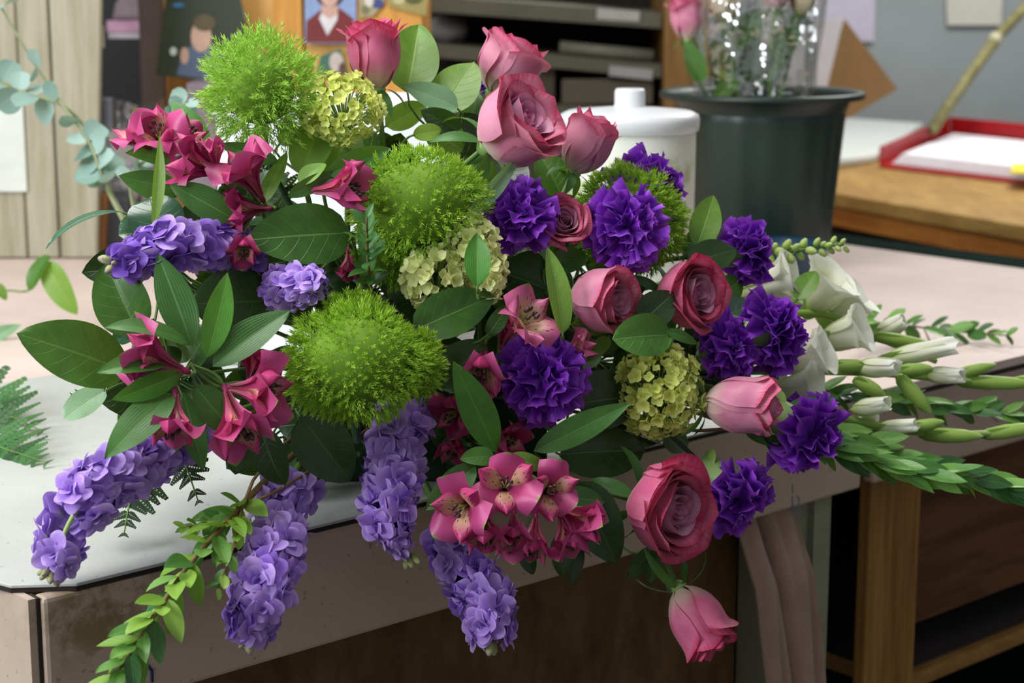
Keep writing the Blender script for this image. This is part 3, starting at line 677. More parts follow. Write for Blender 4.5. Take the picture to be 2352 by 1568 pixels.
# --- carnation (shared petal meshes)
CP = []
def carn_petals():
    for k in range(8):
        CP.append(blade(MB(), 1, 1.15 + .12 * (k % 3), fan, .35 + .3 * (k % 3), .1, 0, .1 + .02 * (k % 4), 1.3 + .45 * (k % 3), k * 1.3, .1, .2, nu=18, nv=9, ns=11 + k % 3).mesh('petal', MT['carnation_petal']))
def dirm(al, ph, o=(0, 0, 0), roll=0.):
    d = V3((math.sin(al) * math.cos(ph), math.sin(al) * math.sin(ph), math.cos(al)))
    n = V3((-math.cos(al) * math.cos(ph), -math.cos(al) * math.sin(ph), math.sin(al)))
    x = d.cross(n); m = Matrix((x, d, n)).transposed().to_4x4(); m.translation = V3(o)
    return m @ Matrix.Rotation(roll, 4, 'Y')
def carnation(label, center, axis, R, seed=1, flat=.8, calyx=1., stem_end=None, extra=0, group='purple carnations in the spray'):
    g = random.Random(seed); ax = V3(axis).normalized(); base = V3(center) - ax * R * .38
    t = thing('carnation', label, 'flower', frame(base, axis), group)
    for n, al, L in ((5, .2, .8), (7, .52, .92), (8, .88, 1.0), (9, 1.22, 1.05), (9, 1.55, 1.04)):
        a0 = g.uniform(0, 6)
        for i in range(n):
            a = max(0, al + g.uniform(-.28, .28) * (.5 if al < .6 else 1)); ph = a0 + 2 * PI * i / n + g.uniform(-.35, .35)
            s = R * L * g.uniform(.8, 1.12) * (flat + (1 - flat) * math.sin(a))
            link('petal', g.choice(CP), t, dirm(a, ph, (g.uniform(-.1, .1) * R, g.uniform(-.1, .1) * R, g.uniform(-.05, .12) * R), g.uniform(-1.3, 1.3) * (1.2 - .5 * al / 1.5)) @ Matrix.Diagonal((s * g.uniform(.8, 1.15), s, s * g.uniform(.8, 1.5), 1)))
    c = calyx * R
    link('calyx', MB().lathe([(0, -.95 * c), (.2 * c, -.92 * c), (.31 * c, -.7 * c), (.34 * c, -.35 * c), (.3 * c, -.12 * c), (.24 * c, -.02 * c), (0, .0)], 14).mesh('calyx', MT['calyx_green']), t)
    for i in range(4):
        link('bract', blade(MB(), .42 * c, .4 * c, OVATE, .25, .25, nu=4, nv=5).mesh('bract', MT['bract_green']), t, Matrix.Rotation(i * PI / 2, 4, 'Z') @ Matrix.Translation((.24 * c, 0, -.96 * c)) @ Matrix.Rotation(PI / 2 - .3, 4, 'X') @ Matrix.Rotation(0, 4, 'Z'))
    stem(t, base - ax * .93 * c, -ax, .0024, 'stem_dark', stem_end)
    return t
# --- stock: ruffled double florets
SF = []
def stock_florets():
    g = random.Random(5)
    for k in range(6):
        mb = MB()
        for n, al, L, W, cu in ((5, 1.4, 1.0, 1.1, .45), (4, .95, .88, 1.0, .45), (3, .5, .62, .76, .5), (2, .2, .36, .46, .2)):
            a0 = g.uniform(0, 6)
            for i in range(n):
                m = dirm(al + g.uniform(-.15, .15), a0 + 2 * PI * i / n + g.uniform(-.2, .2), (0, 0, 0), g.uniform(-.5, .5))
                s = g.uniform(.88, 1.1)
                blade(mb, L * s, W * s, obov, cu * g.uniform(.4, 1.6), g.uniform(-.1, .25), 0, .03, 1.1, g.uniform(0, 6), 0, .42, nu=8, nv=8, mx=m)
        SF.append((mb.mesh('floret', MT['stock_petal']), mb.mesh('floret', MT['stock_petal_deep'])))
BUD = []
def bud_mesh(key, n=8): return MB().lathe([(0, 0), (.28, .08), (.42, .4), (.36, .75), (.16, .97), (0, 1.02)], n).mesh('bud', MT[key])
def spike_frame(pts):
    return [(pts[i], (pts[min(i + 1, len(pts) - 1)] - pts[max(0, i - 1)]).normalized()) for i in range(len(pts))]
def stock(label, path, half, deep=0., seed=1, fr=30, dens=1., buds=5, group='lavender stock stems in the spray', showstem=None, tiptaper=.75, doff=0.):
    g = random.Random(seed)
    wp = cr([P(x, y, DZ(x, y) + doff + (q[0] if q else 0)) for x, y, *q in path], 8)
    t = thing('stock_flower', label, 'flower', Matrix.Translation(wp[0]), group); im = inv(t)
    d = DZ(path[0][0], path[0][1]); R = M(fr, d); Hh = M(half, d)
    link('stem', stem_mesh([im @ p for p in wp], .0036, .002).mesh('stem', MT['stem_pale']), t)
    stem(t, wp[0], wp[0] - wp[1], .0036, 'stem_green')
    L = sum((wp[i + 1] - wp[i]).length for i in range(len(wp) - 1))
    n = max(6, int(dens * L / R * 5.4)); sf = spike_frame(wp)
    for i in range(n):
        q = (i + .5) / n * .97; p, tg = sf[min(len(sf) - 1, int(q * len(sf)))]
        x = tg.orthogonal().normalized(); y = tg.cross(x); a = i * 2.399 + g.uniform(-.3, .3)
        out = x * math.cos(a) + y * math.sin(a)
        tp = 1 if q < .7 else 1 - (1 - tiptaper) * (q - .7) / .3
        if showstem and showstem[0] < q < showstem[1] and out.dot(-FW) > -.2: continue
        s = R * tp * g.uniform(.95, 1.3)
        o = p + out * max(0, Hh * tp - s * .75) * (1 if i % 3 else .55)
        zd = (out + tg * g.uniform(.1, .5)).normalized()
        link('floret', g.choice(SF)[1 if g.random() < deep else 0], t, im @ frame(o, zd, None, g.uniform(0, 6)) @ Matrix.Diagonal((s, s, s, 1)))
    e, tg = sf[-1]
    x = tg.orthogonal().normalized(); y = tg.cross(x)
    for i in range(buds):
        a = i * 2.4; s = R * g.uniform(.3, .5); dd = (tg * .9 + (x * math.cos(a) + y * math.sin(a)) * (.35 + .12 * i)).normalized()
        link('bud', BUD[0], t, im @ frame(e + dd * R * .2, dd) @ Matrix.Diagonal((s, s, s * 1.5, 1)))
    return t
# --- snowball clusters
HF = []
def hyd_florets():
    g = random.Random(8)
    for key in ('hydrangea_petal', 'hydrangea_cream'):
        for k in range(4):
            mb = MB()
            for i in range(4 + (k == 3)):
                n = 4 + (k == 3); m = dirm(1.0 + .12 * k, 2 * PI * i / n + g.uniform(-.15, .15), (0, 0, 0), g.uniform(-.2, .2))
                blade(mb, 1, .82, ROUND, -.3 - .3 * g.random(), .25, 0, .02, 1, i, nu=5, nv=5, mx=m)
            mb.tube([(0, 0, -1.1), (0, 0, 0)], [.07, .1], 4)
            HF.append(mb.mesh('floret', MT[key]))
def snowball(label, lobes, fr=14, cream=False, seed=1, n=170, doff=0., stem_end=None):
    g = random.Random(seed); x0, y0 = lobes[0][0], lobes[0][1]; d = DZ(x0, y0) + doff
    c = P(x0, y0, d); t = thing('snowball_flower', label, 'flower', Matrix.Translation(c), 'lime green snowball heads in the spray'); im = inv(t)
    tot = sum(l[2] * l[3] for l in lobes); ped = MB(); hub = c + FW * .02 - UP * M(lobes[0][3], d) * .5
    for (x, y, rx, ry) in lobes:
        o = P(x, y, d); a, b = M(rx, d), M(ry, d); k = int(n * rx * ry / tot)
        for i in range(k):
            z = 1 - 1.75 * (i + .5) / k; ph = i * 2.399; q = math.sqrt(max(0, 1 - z * z))
            nr = (RT * math.cos(ph) * q + UP * math.sin(ph) * q - FW * z + V3((g.uniform(-.16, .16), g.uniform(-.16, .16), g.uniform(-.16, .16)))).normalized()
            s = M(fr * 1.3, d) * g.uniform(.6, 1.2) * (1.25 if g.random() < .12 else 1)
            f = g.uniform(.76, 1.0)
            pos = o + RT * nr.dot(RT) * a * f + UP * nr.dot(UP) * b * f + FW * nr.dot(FW) * a * .85 * f
            link('floret', HF[(4 if cream else 0) + g.randrange(4)], t, im @ frame(pos, nr, None, g.uniform(0, 6)) @ Matrix.Diagonal((s, s, s, 1)))
            if i % 3 == 0: ped.tube(bez(im @ hub, im @ (hub * .5 + pos * .5), im @ (pos - nr * s * 2), im @ (pos - nr * s * .6), 3), .0008, 4, False)
    link('pedicels', ped.mesh('pedicels', MT['stem_pale']), t)['kind'] = 'stuff'
    stem(t, hub, -UP * .6 + FW, .003, 'stem_green', stem_end)
    return t
# --- fuzzy lime balls
def fuzz(label, lobes, shoot=26, n=520, key='needle_lime', loose=.0, seed=1, doff=0., needles=15, nl=13, up=0.):
    g = random.Random(seed); x0, y0 = lobes[0][:2]; d = DZ(x0, y0) + doff; c = P(x0, y0, d)
    t = thing('green_dianthus_ball', label, 'flower', Matrix.Translation(c), 'fuzzy lime green dianthus balls in the spray'); im = inv(t)
    core = MB(); mb = MB(); tot = sum(l[2] * l[3] for l in lobes)
    els = [(P(l[0], l[1], d + (l[4] if len(l) > 4 else 0)), M(l[2], d), M(l[3], d)) for l in lobes]
    sl = M(shoot, d)
    for (o, a, b), l in zip(els, lobes):
        k = int(1.45 * n * l[2] * l[3] / tot); a1, b1 = a - sl * .8, b - sl * .8
        core.grid(14, 8, lambda u, v: im @ (o + RT * a1 * .88 * math.sin(PI * v) * math.cos(2 * PI * u) + FW * a1 * .88 * math.sin(PI * v) * math.sin(2 * PI * u) + UP * b1 * .88 * math.cos(PI * v)), True)
        for i in range(k):
            z = 1 - 2 * (i + .5) / k; ph = i * 2.39996; q = math.sqrt(max(0, 1 - z * z))
            nr = V3((math.cos(ph) * q, math.sin(ph) * q, z))
            nr = (RT * nr.x + UP * nr.z + FW * nr.y).normalized()
            bu = 1 + .07 * math.sin(nr.x * 5 + seed) * math.cos(nr.z * 4.3 + seed * 2) + .05 * math.sin(nr.z * 9 + nr.x * 7)
            a1, b1 = (a - sl * .8) * bu, (b - sl * .8) * bu
            p = o + RT * nr.dot(RT) * a1 + UP * nr.dot(UP) * b1 + FW * nr.dot(FW) * a1
            dr = (nr + V3((g.uniform(-1, 1), g.uniform(-1, 1), g.uniform(-1, 1))) * (.35 + loose) + V3((0, 0, up))).normalized()
            L = sl * g.uniform(.75, 1.25) * (1 + loose * g.uniform(0, 1.6)); sd = dr.orthogonal().normalized(); s2 = dr.cross(sd)
            ax = [p + dr * L * q_ + V3((0, 0, -1)) * L * .12 * q_ * q_ * (1 - up) for q_ in (0, .5, 1)]
            for j in range(needles):
                q_ = (j + .6) / needles; bp = ax[0].lerp(ax[1], q_ * 2) if q_ < .5 else ax[1].lerp(ax[2], q_ * 2 - 1)
                an = j * 2.399; o2 = sd * math.cos(an) + s2 * math.sin(an)
                nd = (dr * (.55 + .6 * q_) + o2 * (1.0 - .5 * q_)).normalized(); ln = M(nl, d) * g.uniform(.7, 1.25) * (1 - .25 * q_)
                wv = nd.cross(V3((g.uniform(-1, 1), g.uniform(-1, 1), g.uniform(-1, 1)))).normalized() * M(1.5, d)
                m1 = bp + nd * ln * .55; tp = bp + nd * ln + dr * ln * .25
                k0 = len(mb.v)
                for pt, v_ in ((bp - wv, 0), (bp + wv, 0), (m1 + wv * .8, .55), (m1 - wv * .8, .55), (tp, 1)):
                    mb.v.append(im @ pt); mb.uv.append((.5, v_ * .6 + q_ * .4))
                mb.f += [(k0, k0 + 1, k0 + 2, k0 + 3), (k0 + 3, k0 + 2, k0 + 4)]; mb.mi += [0, 0]
    link('core', core.mesh('core', MT['needle_core']), t)
    o_ = link('needles', mb.mesh('needles', MT[key], False), t); o_['kind'] = 'stuff'
    stem(t, els[0][0] + FW * els[0][1] * .4 - UP * els[0][2] * .7, -UP + FW * .5, .003, 'stem_dark')
    return t
# --- alstroemeria
def tepal(L, W, flare, prof=obov, base=.06, cup=.3, ph=0., back=0.):
    def f(u, v):
        s = 2 * u - 1; w = W * .5 * (base / W * 2 * (1 - v) + prof(v) * (.25 + .75 * min(1, v * 1.6)))
        r = base * .5 + flare * L * v ** 2.2
        z = L * v * (1 - .25 * flare * v) - back * L * max(0, v - .6) ** 2 * 2
        tip = .03 * L * max(0, 1 - 5 * abs(s)) * v ** 8
        z -= .3 * L * s * s * v ** 3
        return V3((r - cup * w * s * s * (.6 if v > .5 else 1), w * s, z + tip + .015 * L * v * v * math.sin(4 * s + ph)))
    return MB().grid(8, 11, f)
AT = {}
def alstro_tepals():
    for nm, o, k, s in (('normal', 'alstro_plain', 'alstro_spot', 0), ('pale', 'alstro_pale', 'alstro_pale', 1), ('deep', 'alstro_deep', 'alstro_spot', 2)):
        AT[nm] = [tepal(1, .86, .5, ph=1).mesh('tepal', MT[o]), tepal(1, .82, .58, ph=3, back=.15).mesh('tepal', MT[o]), tepal(.98, .5, .42, pw(1.1, .5), ph=2).mesh('tepal', MT[k]), tepal(.95, .52, .5, pw(1.1, .5), ph=4).mesh('tepal', MT[k])]
    mb = MB(); 
    AT['st'] = MB().tube([(0, 0, .1), (.02, 0, .4), (.1, 0, .72)], [.014, .012, .01], 4).mesh('stamen', MT['stem_pale'])
    AT['an'] = MB().lathe([(0, 0), (.035, .02), (.042, .07), (.03, .12), (0, .14)], 6).mesh('anther', MT['anther'])
def alstro_flower(t, base, axis, L, var='normal', open_=1., seed=1, twist=None, up=None, ped=None):
    g = random.Random(seed); im = inv(t)
    mx = im @ frame(base, axis, up if up is not None else V3((0, 0, 1)), 0 if twist is None else twist)
    hold = link('flower_tube', MB().lathe([(.02 * L, -.14 * L), (.05 * L, -.08 * L), (.045 * L, 0), (.04 * L, .06 * L)], 8).mesh('flower_tube', MT['alstro_deep']), t, mx)
    A = AT[var]
    for i in range(3):
        for kind, off in ((0, PI), (2, 0)):
            a = off + 2 * PI * i / 3 + g.uniform(-.1, .1)
            me = A[kind + g.randrange(2)] if kind == 0 else A[2 + (i == 0)]
            s = L * g.uniform(.93, 1.05); op = open_ * g.uniform(.85, 1.15)
            link('tepal', me, hold, Matrix.Rotation(a, 4, 'Z') @ Matrix.Diagonal((s * op, s, s * (1.12 - .14 * op), 1)))
    for i in range(5):
        a = 2 * PI * i / 5 + .4; m = Matrix.Rotation(a, 4, 'Z') @ Matrix.Diagonal((L, L, L * g.uniform(.8, 1), 1))
        link('stamen', AT['st'], hold, m)
        link('anther', AT['an'], hold, m @ Matrix.Translation((.1, 0, .68)))
    if ped is not None:
        b = V3(base) - V3(axis).normalized() * L * .12
        pts = bez(b, b - V3(axis).normalized() * (ped - b).length * .4, ped + (b - ped) * .25, ped, 6)
        link('flower_stalk', stem_mesh([im @ p for p in pts], .0017, .002).mesh('flower_stalk', MT['stem_green']), t)
# --- leaves
PROF = {'o': OVATE, 'l': LANCE, 'r': ROUND, 'e': ELLIP}
def leaf(t, spec, dd=0., seed=1):
    """spec: base x, y, tip x, y, visible width, material key, options"""
    bx, by, tx, ty, wd, key = spec[:6]; op = spec[6] if len(spec) > 6 else {}
    g = random.Random(int(bx * 7 + by * 13 + seed)); im = inv(t)
    zz = op.get('z', 0); z0, z1 = zz if isinstance(zz, tuple) else (zz, zz)
    b = P(bx, by, op.get('d', DZ(bx, by)) + dd + z0); e = P(tx, ty, op.get('d', DZ(tx, ty)) + dd + z1)
    y = (e - b); L = y.length; y.normalize()
    n = -FW + UP * .25; n = (n - y * n.dot(y)).normalized(); x = y.cross(n)
    m = Matrix((x, y, n)).transposed().to_4x4(); m.translation = b
    roll = math.radians(op.get('roll', g.uniform(-22, 22))); m = m @ Matrix.Rotation(roll, 4, 'Y')
    W = M(wd, (b - CAMP).dot(FW)) / max(.3, math.cos(roll)); curl = op.get('curl', g.uniform(.1, .55))
    if abs(curl) > .01:                    # keep the tip where it is while the blade arches
        ch = 2 * math.sin(curl / 2) / curl; L /= ch; m = m @ Matrix.Rotation(curl / 2, 4, 'X')
    pr = PROF[op.get('p', 'l' if key.startswith('lance') else 'o')]
    mb = blade(MB(), L, W, pr, curl, 0, op.get('fold', g.uniform(.08, .3)), 0, ph=g.uniform(0, 6), wav=op.get('wav', .035), nu=10, nv=14, side=op.get('side', 0))
    return link('leaf', mb.mesh('leaf', MT[key]), t, im @ m)
def sprig(name, label, cat, leaves, dd=0., hub=None, group=None, key='stem_green', r=.0018, end=None, kind=None, root=True):
    if hub is None:
        hub = (sum(l[0] for l in leaves) / len(leaves), sum(l[1] for l in leaves) / len(leaves))
    hz = hub[2] if len(hub) > 2 else .03
    h = P(hub[0], hub[1], DZ(hub[0], hub[1]) + dd + hz)
    t = thing(name, label, cat, Matrix.Translation(h), group); im = inv(t)
    for i, l in enumerate(leaves):
        o = leaf(t, l, dd, i)
        b = WM[t.name] @ o.matrix_basis.translation
        if (b - h).length > .004:
            dv = (WM[t.name].to_3x3() @ o.matrix_basis.to_3x3() @ V3((0, 1, 0)))
            k = (b - h).length * .35
            link('leaf_stalk', stem_mesh([im @ p for p in bez(b + dv * .002, b - dv * k, h + (b - h) * .2, h, 5)], .0011, .0015, 5).mesh('leaf_stalk', MT[key]), t)
    if root: stem(t, h, FW * .5 + V3((0, 0, -.5)), r, key, end)
    return t
# --- leafy branches (myrtle, box)
def branch(name, label, cat, path, n, ll, lw, keys, spread=.9, seed=1, group=None, r=.0018, depth=None, root=True, prof=LANCE, tipfrac=.45, key='stem_brown', doff=0., bias=None):
    g = random.Random(seed)
    wp = cr([P(x, y, (q[0] if q else DZ(x, y)) + doff) for x, y, *q in path], 6)
    t = thing(name, label, cat, Matrix.Translation(wp[0]), group); im = inv(t); d = (wp[0] - CAMP).dot(FW)
    link('branch_stem', stem_mesh([im @ p for p in wp], r, r * .5).mesh('branch_stem', MT[key]), t)
    sf = spike_frame(wp); vs_ = {}
    for k in keys: vs_[k] = [blade(MB(), 1, lw / ll, prof, c_, 0, .25, ph=c_ * 9, wav=.03, nu=6, nv=8).mesh('leaf', MT[k]) for c_ in (.15, .5, -.2)]
    for i in range(n):
        q = (i + .5) / n; p, tg = sf[min(len(sf) - 1, int(q * len(sf)))]
        x = tg.orthogonal().normalized(); y = tg.cross(x); a = i * 2.399 + g.uniform(-.3, .3)
        out = x * math.cos(a) + y * math.sin(a)
        sp = spread * g.uniform(.7, 1.2)
        dr = (tg + out * sp).normalized(); s = M(ll, d) * g.uniform(.75, 1.15) * (1 if q < .75 else 1 - tipfrac * (q - .75) / .25)
        up_ = V3((0, 0, 1)) * .7 - FW * .6
        nn = (up_ + out * .3); nn = (nn - dr * nn.dot(dr)).normalized(); xx = dr.cross(nn)
        m = Matrix((xx, dr, nn)).transposed().to_4x4(); m.translation = p
        link('leaf', g.choice(vs_[keys[int(g.random() ** 1.0 * len(keys)) % len(keys)]]), t, im @ m @ Matrix.Rotation(g.uniform(-.5, .5), 4, 'Y') @ Matrix.Diagonal((s, s, s, 1)))
    if root: stem(t, wp[0], wp[0] - wp[1], r * 1.1, key)
    return t
# --- fern frond
PIN = {}
def pinna_mesh(key):
    if key in PIN: return PIN[key]
    mb = MB()
    mb.tube([(0, 0, 0), (0, .98, 0)], [.012, .006], 4)
    for s in (-1, 1):
        for i in range(9):
            q = (i + .5) / 9; L = .36 * (1 - q * .78) * (1 if q > .1 else .8)
            m = Matrix.Translation((0, q * .96, 0)) @ Matrix.Rotation(-s * (1.15 - .3 * q), 4, 'Z')
            blade(mb, L, .17 * (1 - .4 * q), ELLIP, .2, 0, .15, nu=2, nv=4, mx=m)
    PIN[key] = mb.mesh('pinna', MT[key]); return PIN[key]
def fern(label, path, pl, key='fern_leaf', n=11, seed=1, group=None, root=False, nh=None, doff=0., taper=.9):
    g = random.Random(seed)
    wp = cr([P(x, y, (q[0] if q else DZ(x, y)) + doff) for x, y, *q in path], 8)
    t = thing('fern_frond', label, 'fern', Matrix.Translation(wp[0]), group); im = inv(t); d = (wp[0] - CAMP).dot(FW)
    link('rachis', stem_mesh([im @ p for p in wp], .0016, .0006).mesh('rachis', MT['stem_green']), t)
    sf = spike_frame(wp); nh = nh if nh is not None else V3((0, 0, 1))
    for i in range(n):
        q = (i + .6) / n; p, tg = sf[min(len(sf) - 1, int(q * len(sf)))]
        s = M(pl, d) * (1 - taper * q ** 1.3) * g.uniform(.9, 1.08)
        nn = (nh - tg * nh.dot(tg)).normalized(); sd = tg.cross(nn)
        for k in (-1, 1):
            dr = (sd * k + tg * (.35 + .5 * q)).normalized(); xx = dr.cross(nn)
            m = Matrix((xx, dr, nn)).transposed().to_4x4(); m.translation = p
            link('pinna', pinna_mesh(key), t, im @ m @ Matrix.Rotation(g.uniform(-.15, .15), 4, 'Y') @ Matrix.Diagonal((s, s, s, 1)))
    if root: stem(t, wp[0], wp[0] - wp[1], .0016, 'stem_green')
    return t
# --- gladiolus
def glad_bloom(t, b, e, wpx, seed=1, sheath=True, closed=False, dd=0., zb=0., ze=0.):
    g = random.Random(seed); im = inv(t); d0 = dd + zb; d1 = dd + ze
    B = P(b[0], b[1], d0); E = P(e[0], e[1], d1); ax = E - B; L = ax.length; R = M(wpx / 2, d0)
    hold = link('bloom', MB().lathe([(.03 * L, -.06 * L), (.06 * L, 0), (.08 * L, .1 * L), (.07 * L, .16 * L)], 8).mesh('bloom', MT['bract_green']), t, im @ frame(B, ax))
    for li in (0, 1):
        for i in range(3):
            th = 2 * PI * i / 3 + li * PI / 3
            cl = .35 if closed else 0
            pm = rose_petal(R * (.74 if not closed else .9), th, 2.3, L * g.uniform(.9, 1.03), cl, 0 if closed else .5, .02 if closed else .1, 0, .15, .3, g.uniform(0, 6), 10, 10, .1, .03)
            link('petal', pm.mesh('petal', MT['gladiolus_petal']), hold)
    if sheath: glad_sheath(t, B - ax * .1, ax, L * .72, R * 1.25)
def glad_sheath(t, B, ax, L, W, off=0.):
    im = inv(t); ax = V3(ax).normalized(); n = (V3((0, 0, -1)) - FW * .6); n = (n - ax * n.dot(ax)).normalized(); x = ax.cross(-n)
    m = Matrix((x, ax, -n)).transposed().to_4x4(); m.translation = V3(B) + n * W * .3
    link('sheath', blade(MB(), L, W * 1.6, pw(.35, .8), -.15, .55, 0, nu=8, nv=8).mesh('sheath', MT['bract_green']), t, im @ m)
def glad(label, path, depth, blooms, buds, seed=1):
    wp = cr([P(x, y, dz) for (x, y), dz in zip(path, depth)], 6)
    t = thing('gladiolus', label, 'flower', Matrix.Translation(wp[0]), 'white gladiolus spikes in the spray'); im = inv(t)
    link('stem', stem_mesh([im @ p for p in wp], .0055, .003, 8).mesh('stem', MT['bract_green']), t)
    stem(t, wp[0], wp[0] - wp[1], .005, 'stem_green')
    for i, (b, e, wd, dz, op) in enumerate(blooms):
        glad_bloom(t, b, e, wd, seed + i, 's' in op, 'c' in op, dz, 0, -.02)
    for (b, e, wd, dz) in buds:
        B = P(b[0], b[1], dz); E = P(e[0], e[1], dz - .01); ax = E - B; L = ax.length; R = M(wd * .42, dz)
        link('bud', MB().lathe([(.3 * R, 0), (.8 * R, .12 * L), (R, .4 * L), (.85 * R, .7 * L), (.4 * R, .93 * L), (0, L)], 10).mesh('bud', MT['bract_green']), t, im @ frame(B, ax))
        glad_sheath(t, B, ax, L * .75, R * 1.5)
    return t
carn_petals(); stock_florets(); hyd_florets(); alstro_tepals(); BUD.append(bud_mesh('bud_green'))
# ---------------------------------------------------------------- the flower spray
one('floral_foam', MB().box(T(960, 1075) - V3((.13, .055, -.001)), (.26, 0, 0), (0, .11, 0), (0, 0, .105)), plain('wet_foam', (30, 52, 30), .9, .15, 60), 'dark green floral foam block deep inside the spray', 'foam', b=.006)
def F_(px, py, dz=0.): return P(px, py, DZ(px, py) + dz)
def rs(label, b, ax, wpx, hpx, o, seed, dz=0., **k):
    d = DZ(*b) + dz; return rose(label, P(b[0], b[1], d), CD(*ax), M(wpx / 2, d), M(hpx, d), o, seed, **k)
rs('deep pink rose bud standing highest, in front of the maroon portrait', (868, 205), (-.08, 1, .15), 128, 160, .35, 3, .05, mo='rose_pinker', mi='rose_pinker', outer=4)
rs('pale pink rose pointing up right, behind the largest open rose', (1135, 215), (.5, 1, .1), 150, 140, .45, 8, .1)
rs('largest open mauve rose, below another near the white canister', (1120, 335), (.72, .45, .55), 186, 168, .75, 21, .0, sep=1.2)
rs('closed pink rose bud in front of the white canister', (1318, 395), (.48, 1, .15), 122, 140, .15, 14, .02, outer=3)
rs('half hidden mauve rose between two purple carnations', (1278, 528), (.2, .22, 1), 106, 105, .55, 17, .02, mo='rose_outer')
rs('mauve rose facing right above the wavy leaf, left of its twin', (1318, 685), (.92, -.05, .62), 150, 140, .5, 33, .02, mo='rose_outer')
rs('open mauve rose beside the round dark leaf, below the fuzzy ball', (1530, 682), (.8, .08, .75), 156, 124, .7, 26, .03, mo='rose_pinker')
rs('pale pink rose bud lying sideways over the counter edge', (1618, 925), (1, -.04, .22), 138, 168, .18, 29, .0)
rs('big open pink rose with a red cap petal near the counter front', (1468, 1150), (.72, -.12, .7), 200, 150, .7, 41, -.02, mo='rose_pinker', outer=4)
rs('drooping pink rose bud hanging lowest, in front of the towel', (1560, 1350), (.48, -.82, .25), 134, 165, .25, 46, -.02, mo='rose_pinker', sep=1.35, thinstem=.003, stem_end=F_(1500, 1230, .05))
def cn(label, c, ax, r, seed, dz=0., **k):
    d = DZ(*c) + dz; return carnation(label, P(c[0], c[1], d), CD(*ax), M(r, d), seed, **k)
cn('purple carnation seen from behind, beside the canister', (1508, 408), (.75, .75, -.35), 92, 1, .06)
cn('purple carnation just left of the half hidden mauve rose', (1180, 492), (-.2, .1, 1), 84, 2, -.02)
cn('purple carnation in front of the rightmost fuzzy ball', (1450, 520), (.25, -.05, 1), 92, 3, -.035)
cn('purple carnation in the middle, surrounded by dark leaves', (1246, 872), (.05, .0, 1), 98, 4, -.01)
cn('purple carnation farthest back, in front of the green bucket', (1742, 578), (1, .05, .1), 74, 5, .06, calyx=1.3)
cn('purple carnation between the mauve rose and the white gladiolus', (1692, 792), (.7, .25, .55), 80, 6, .02)
cn('tall purple carnation seen from the side, against white gladiolus', (1808, 760), (1, .08, .05), 92, 7, .03, calyx=1.2)
cn('purple carnation low at the right, against leafy myrtle', (1880, 1015), (.75, -.5, .12), 92, 8, .0, calyx=1.35)
cn('lowest purple carnation, beside the blue pen marks', (1712, 1152), (.62, -.55, .5), 92, 9, -.02, calyx=1.3, stem_end=F_(1480, 985, .06))
cn('purple carnation scrap peeping out behind the upper pink roses', (1128, 172), (-.5, .7, -.3), 40, 10, .16)
# fuzzy balls
fuzz('loose feathery lime ball, highest and leftmost', [(598, 205, 128, 130)], 46, 330, 'needle_fresh', .28, 1, .05, 20, 15, .25)
fuzz('dense lime ball in the upper middle, above the cream snowball', [(965, 468, 160, 132), (905, 562, 96, 92, .02)], 27, 640, 'needle_lime', .08, 2, .0)
fuzz('largest lime ball, with a lobe on its right', [(815, 830, 162, 136), (965, 830, 52, 78, .01), (815, 725, 80, 60, .02)], 25, 800, 'needle_lime', .06, 3, -.02)
fuzz('rightmost lime ball, behind a purple carnation', [(1448, 500, 124, 124)], 24, 520, 'needle_lime', .06, 4, .06)
# snowball heads
snowball('yellow green budded snowball head beside the top fuzzy ball', [(785, 250, 96, 84)], 12, False, 1, 230, .03)
snowball('pale cream snowball head in the middle, behind a narrow leaf', [(1000, 640, 78, 70), (1085, 570, 58, 76), (1115, 630, 42, 64)], 17, True, 2, 230, .01)
snowball('lime snowball head low at the right, left of a pink rose', [(1512, 895, 104, 108)], 15, False, 3, 250, .02)
# stock
stock('violet stock lying at the upper left, among glossy leaves', [(570, 580, .06), (480, 565, .03), (370, 570), (275, 600)], 74, .35, 1, 54, .8, 5)
stock('short lavender stock just above the largest lime ball', [(625, 665, .1), (655, 660, .03), (725, 650, -.02)], 62, .15, 2, 46, 1.5, 0)
stock('long lavender stock drooping onto the white counter corner', [(420, 1000, .05), (330, 1050, .02), (230, 1110), (165, 1190), (118, 1300)], 92, .08, 3, 54, .85, 6, showstem=(.66, .88))
stock('lavender stock hanging over the counter beside the young green branch', [(665, 1130, .06), (645, 1190, .02), (620, 1290, -.03), (592, 1390, -.05), (572, 1455, -.05)], 92, .05, 4, 54, .85, 3)
stock('lavender stock in the middle, hanging right of the dark leaf', [(925, 965, .06), (912, 1040, .02), (890, 1120, -.01), (890, 1190, -.02), (938, 1268, -.02)], 90, .12, 5, 54, .85, 4, tiptaper=.35)
stock('lavender stock hanging lowest, under the magenta alstroemeria cluster', [(1040, 1240, .06), (1070, 1300, .01), (1115, 1390, -.02), (1128, 1460, -.03)], 88, .15, 6, 52, .95, 2)
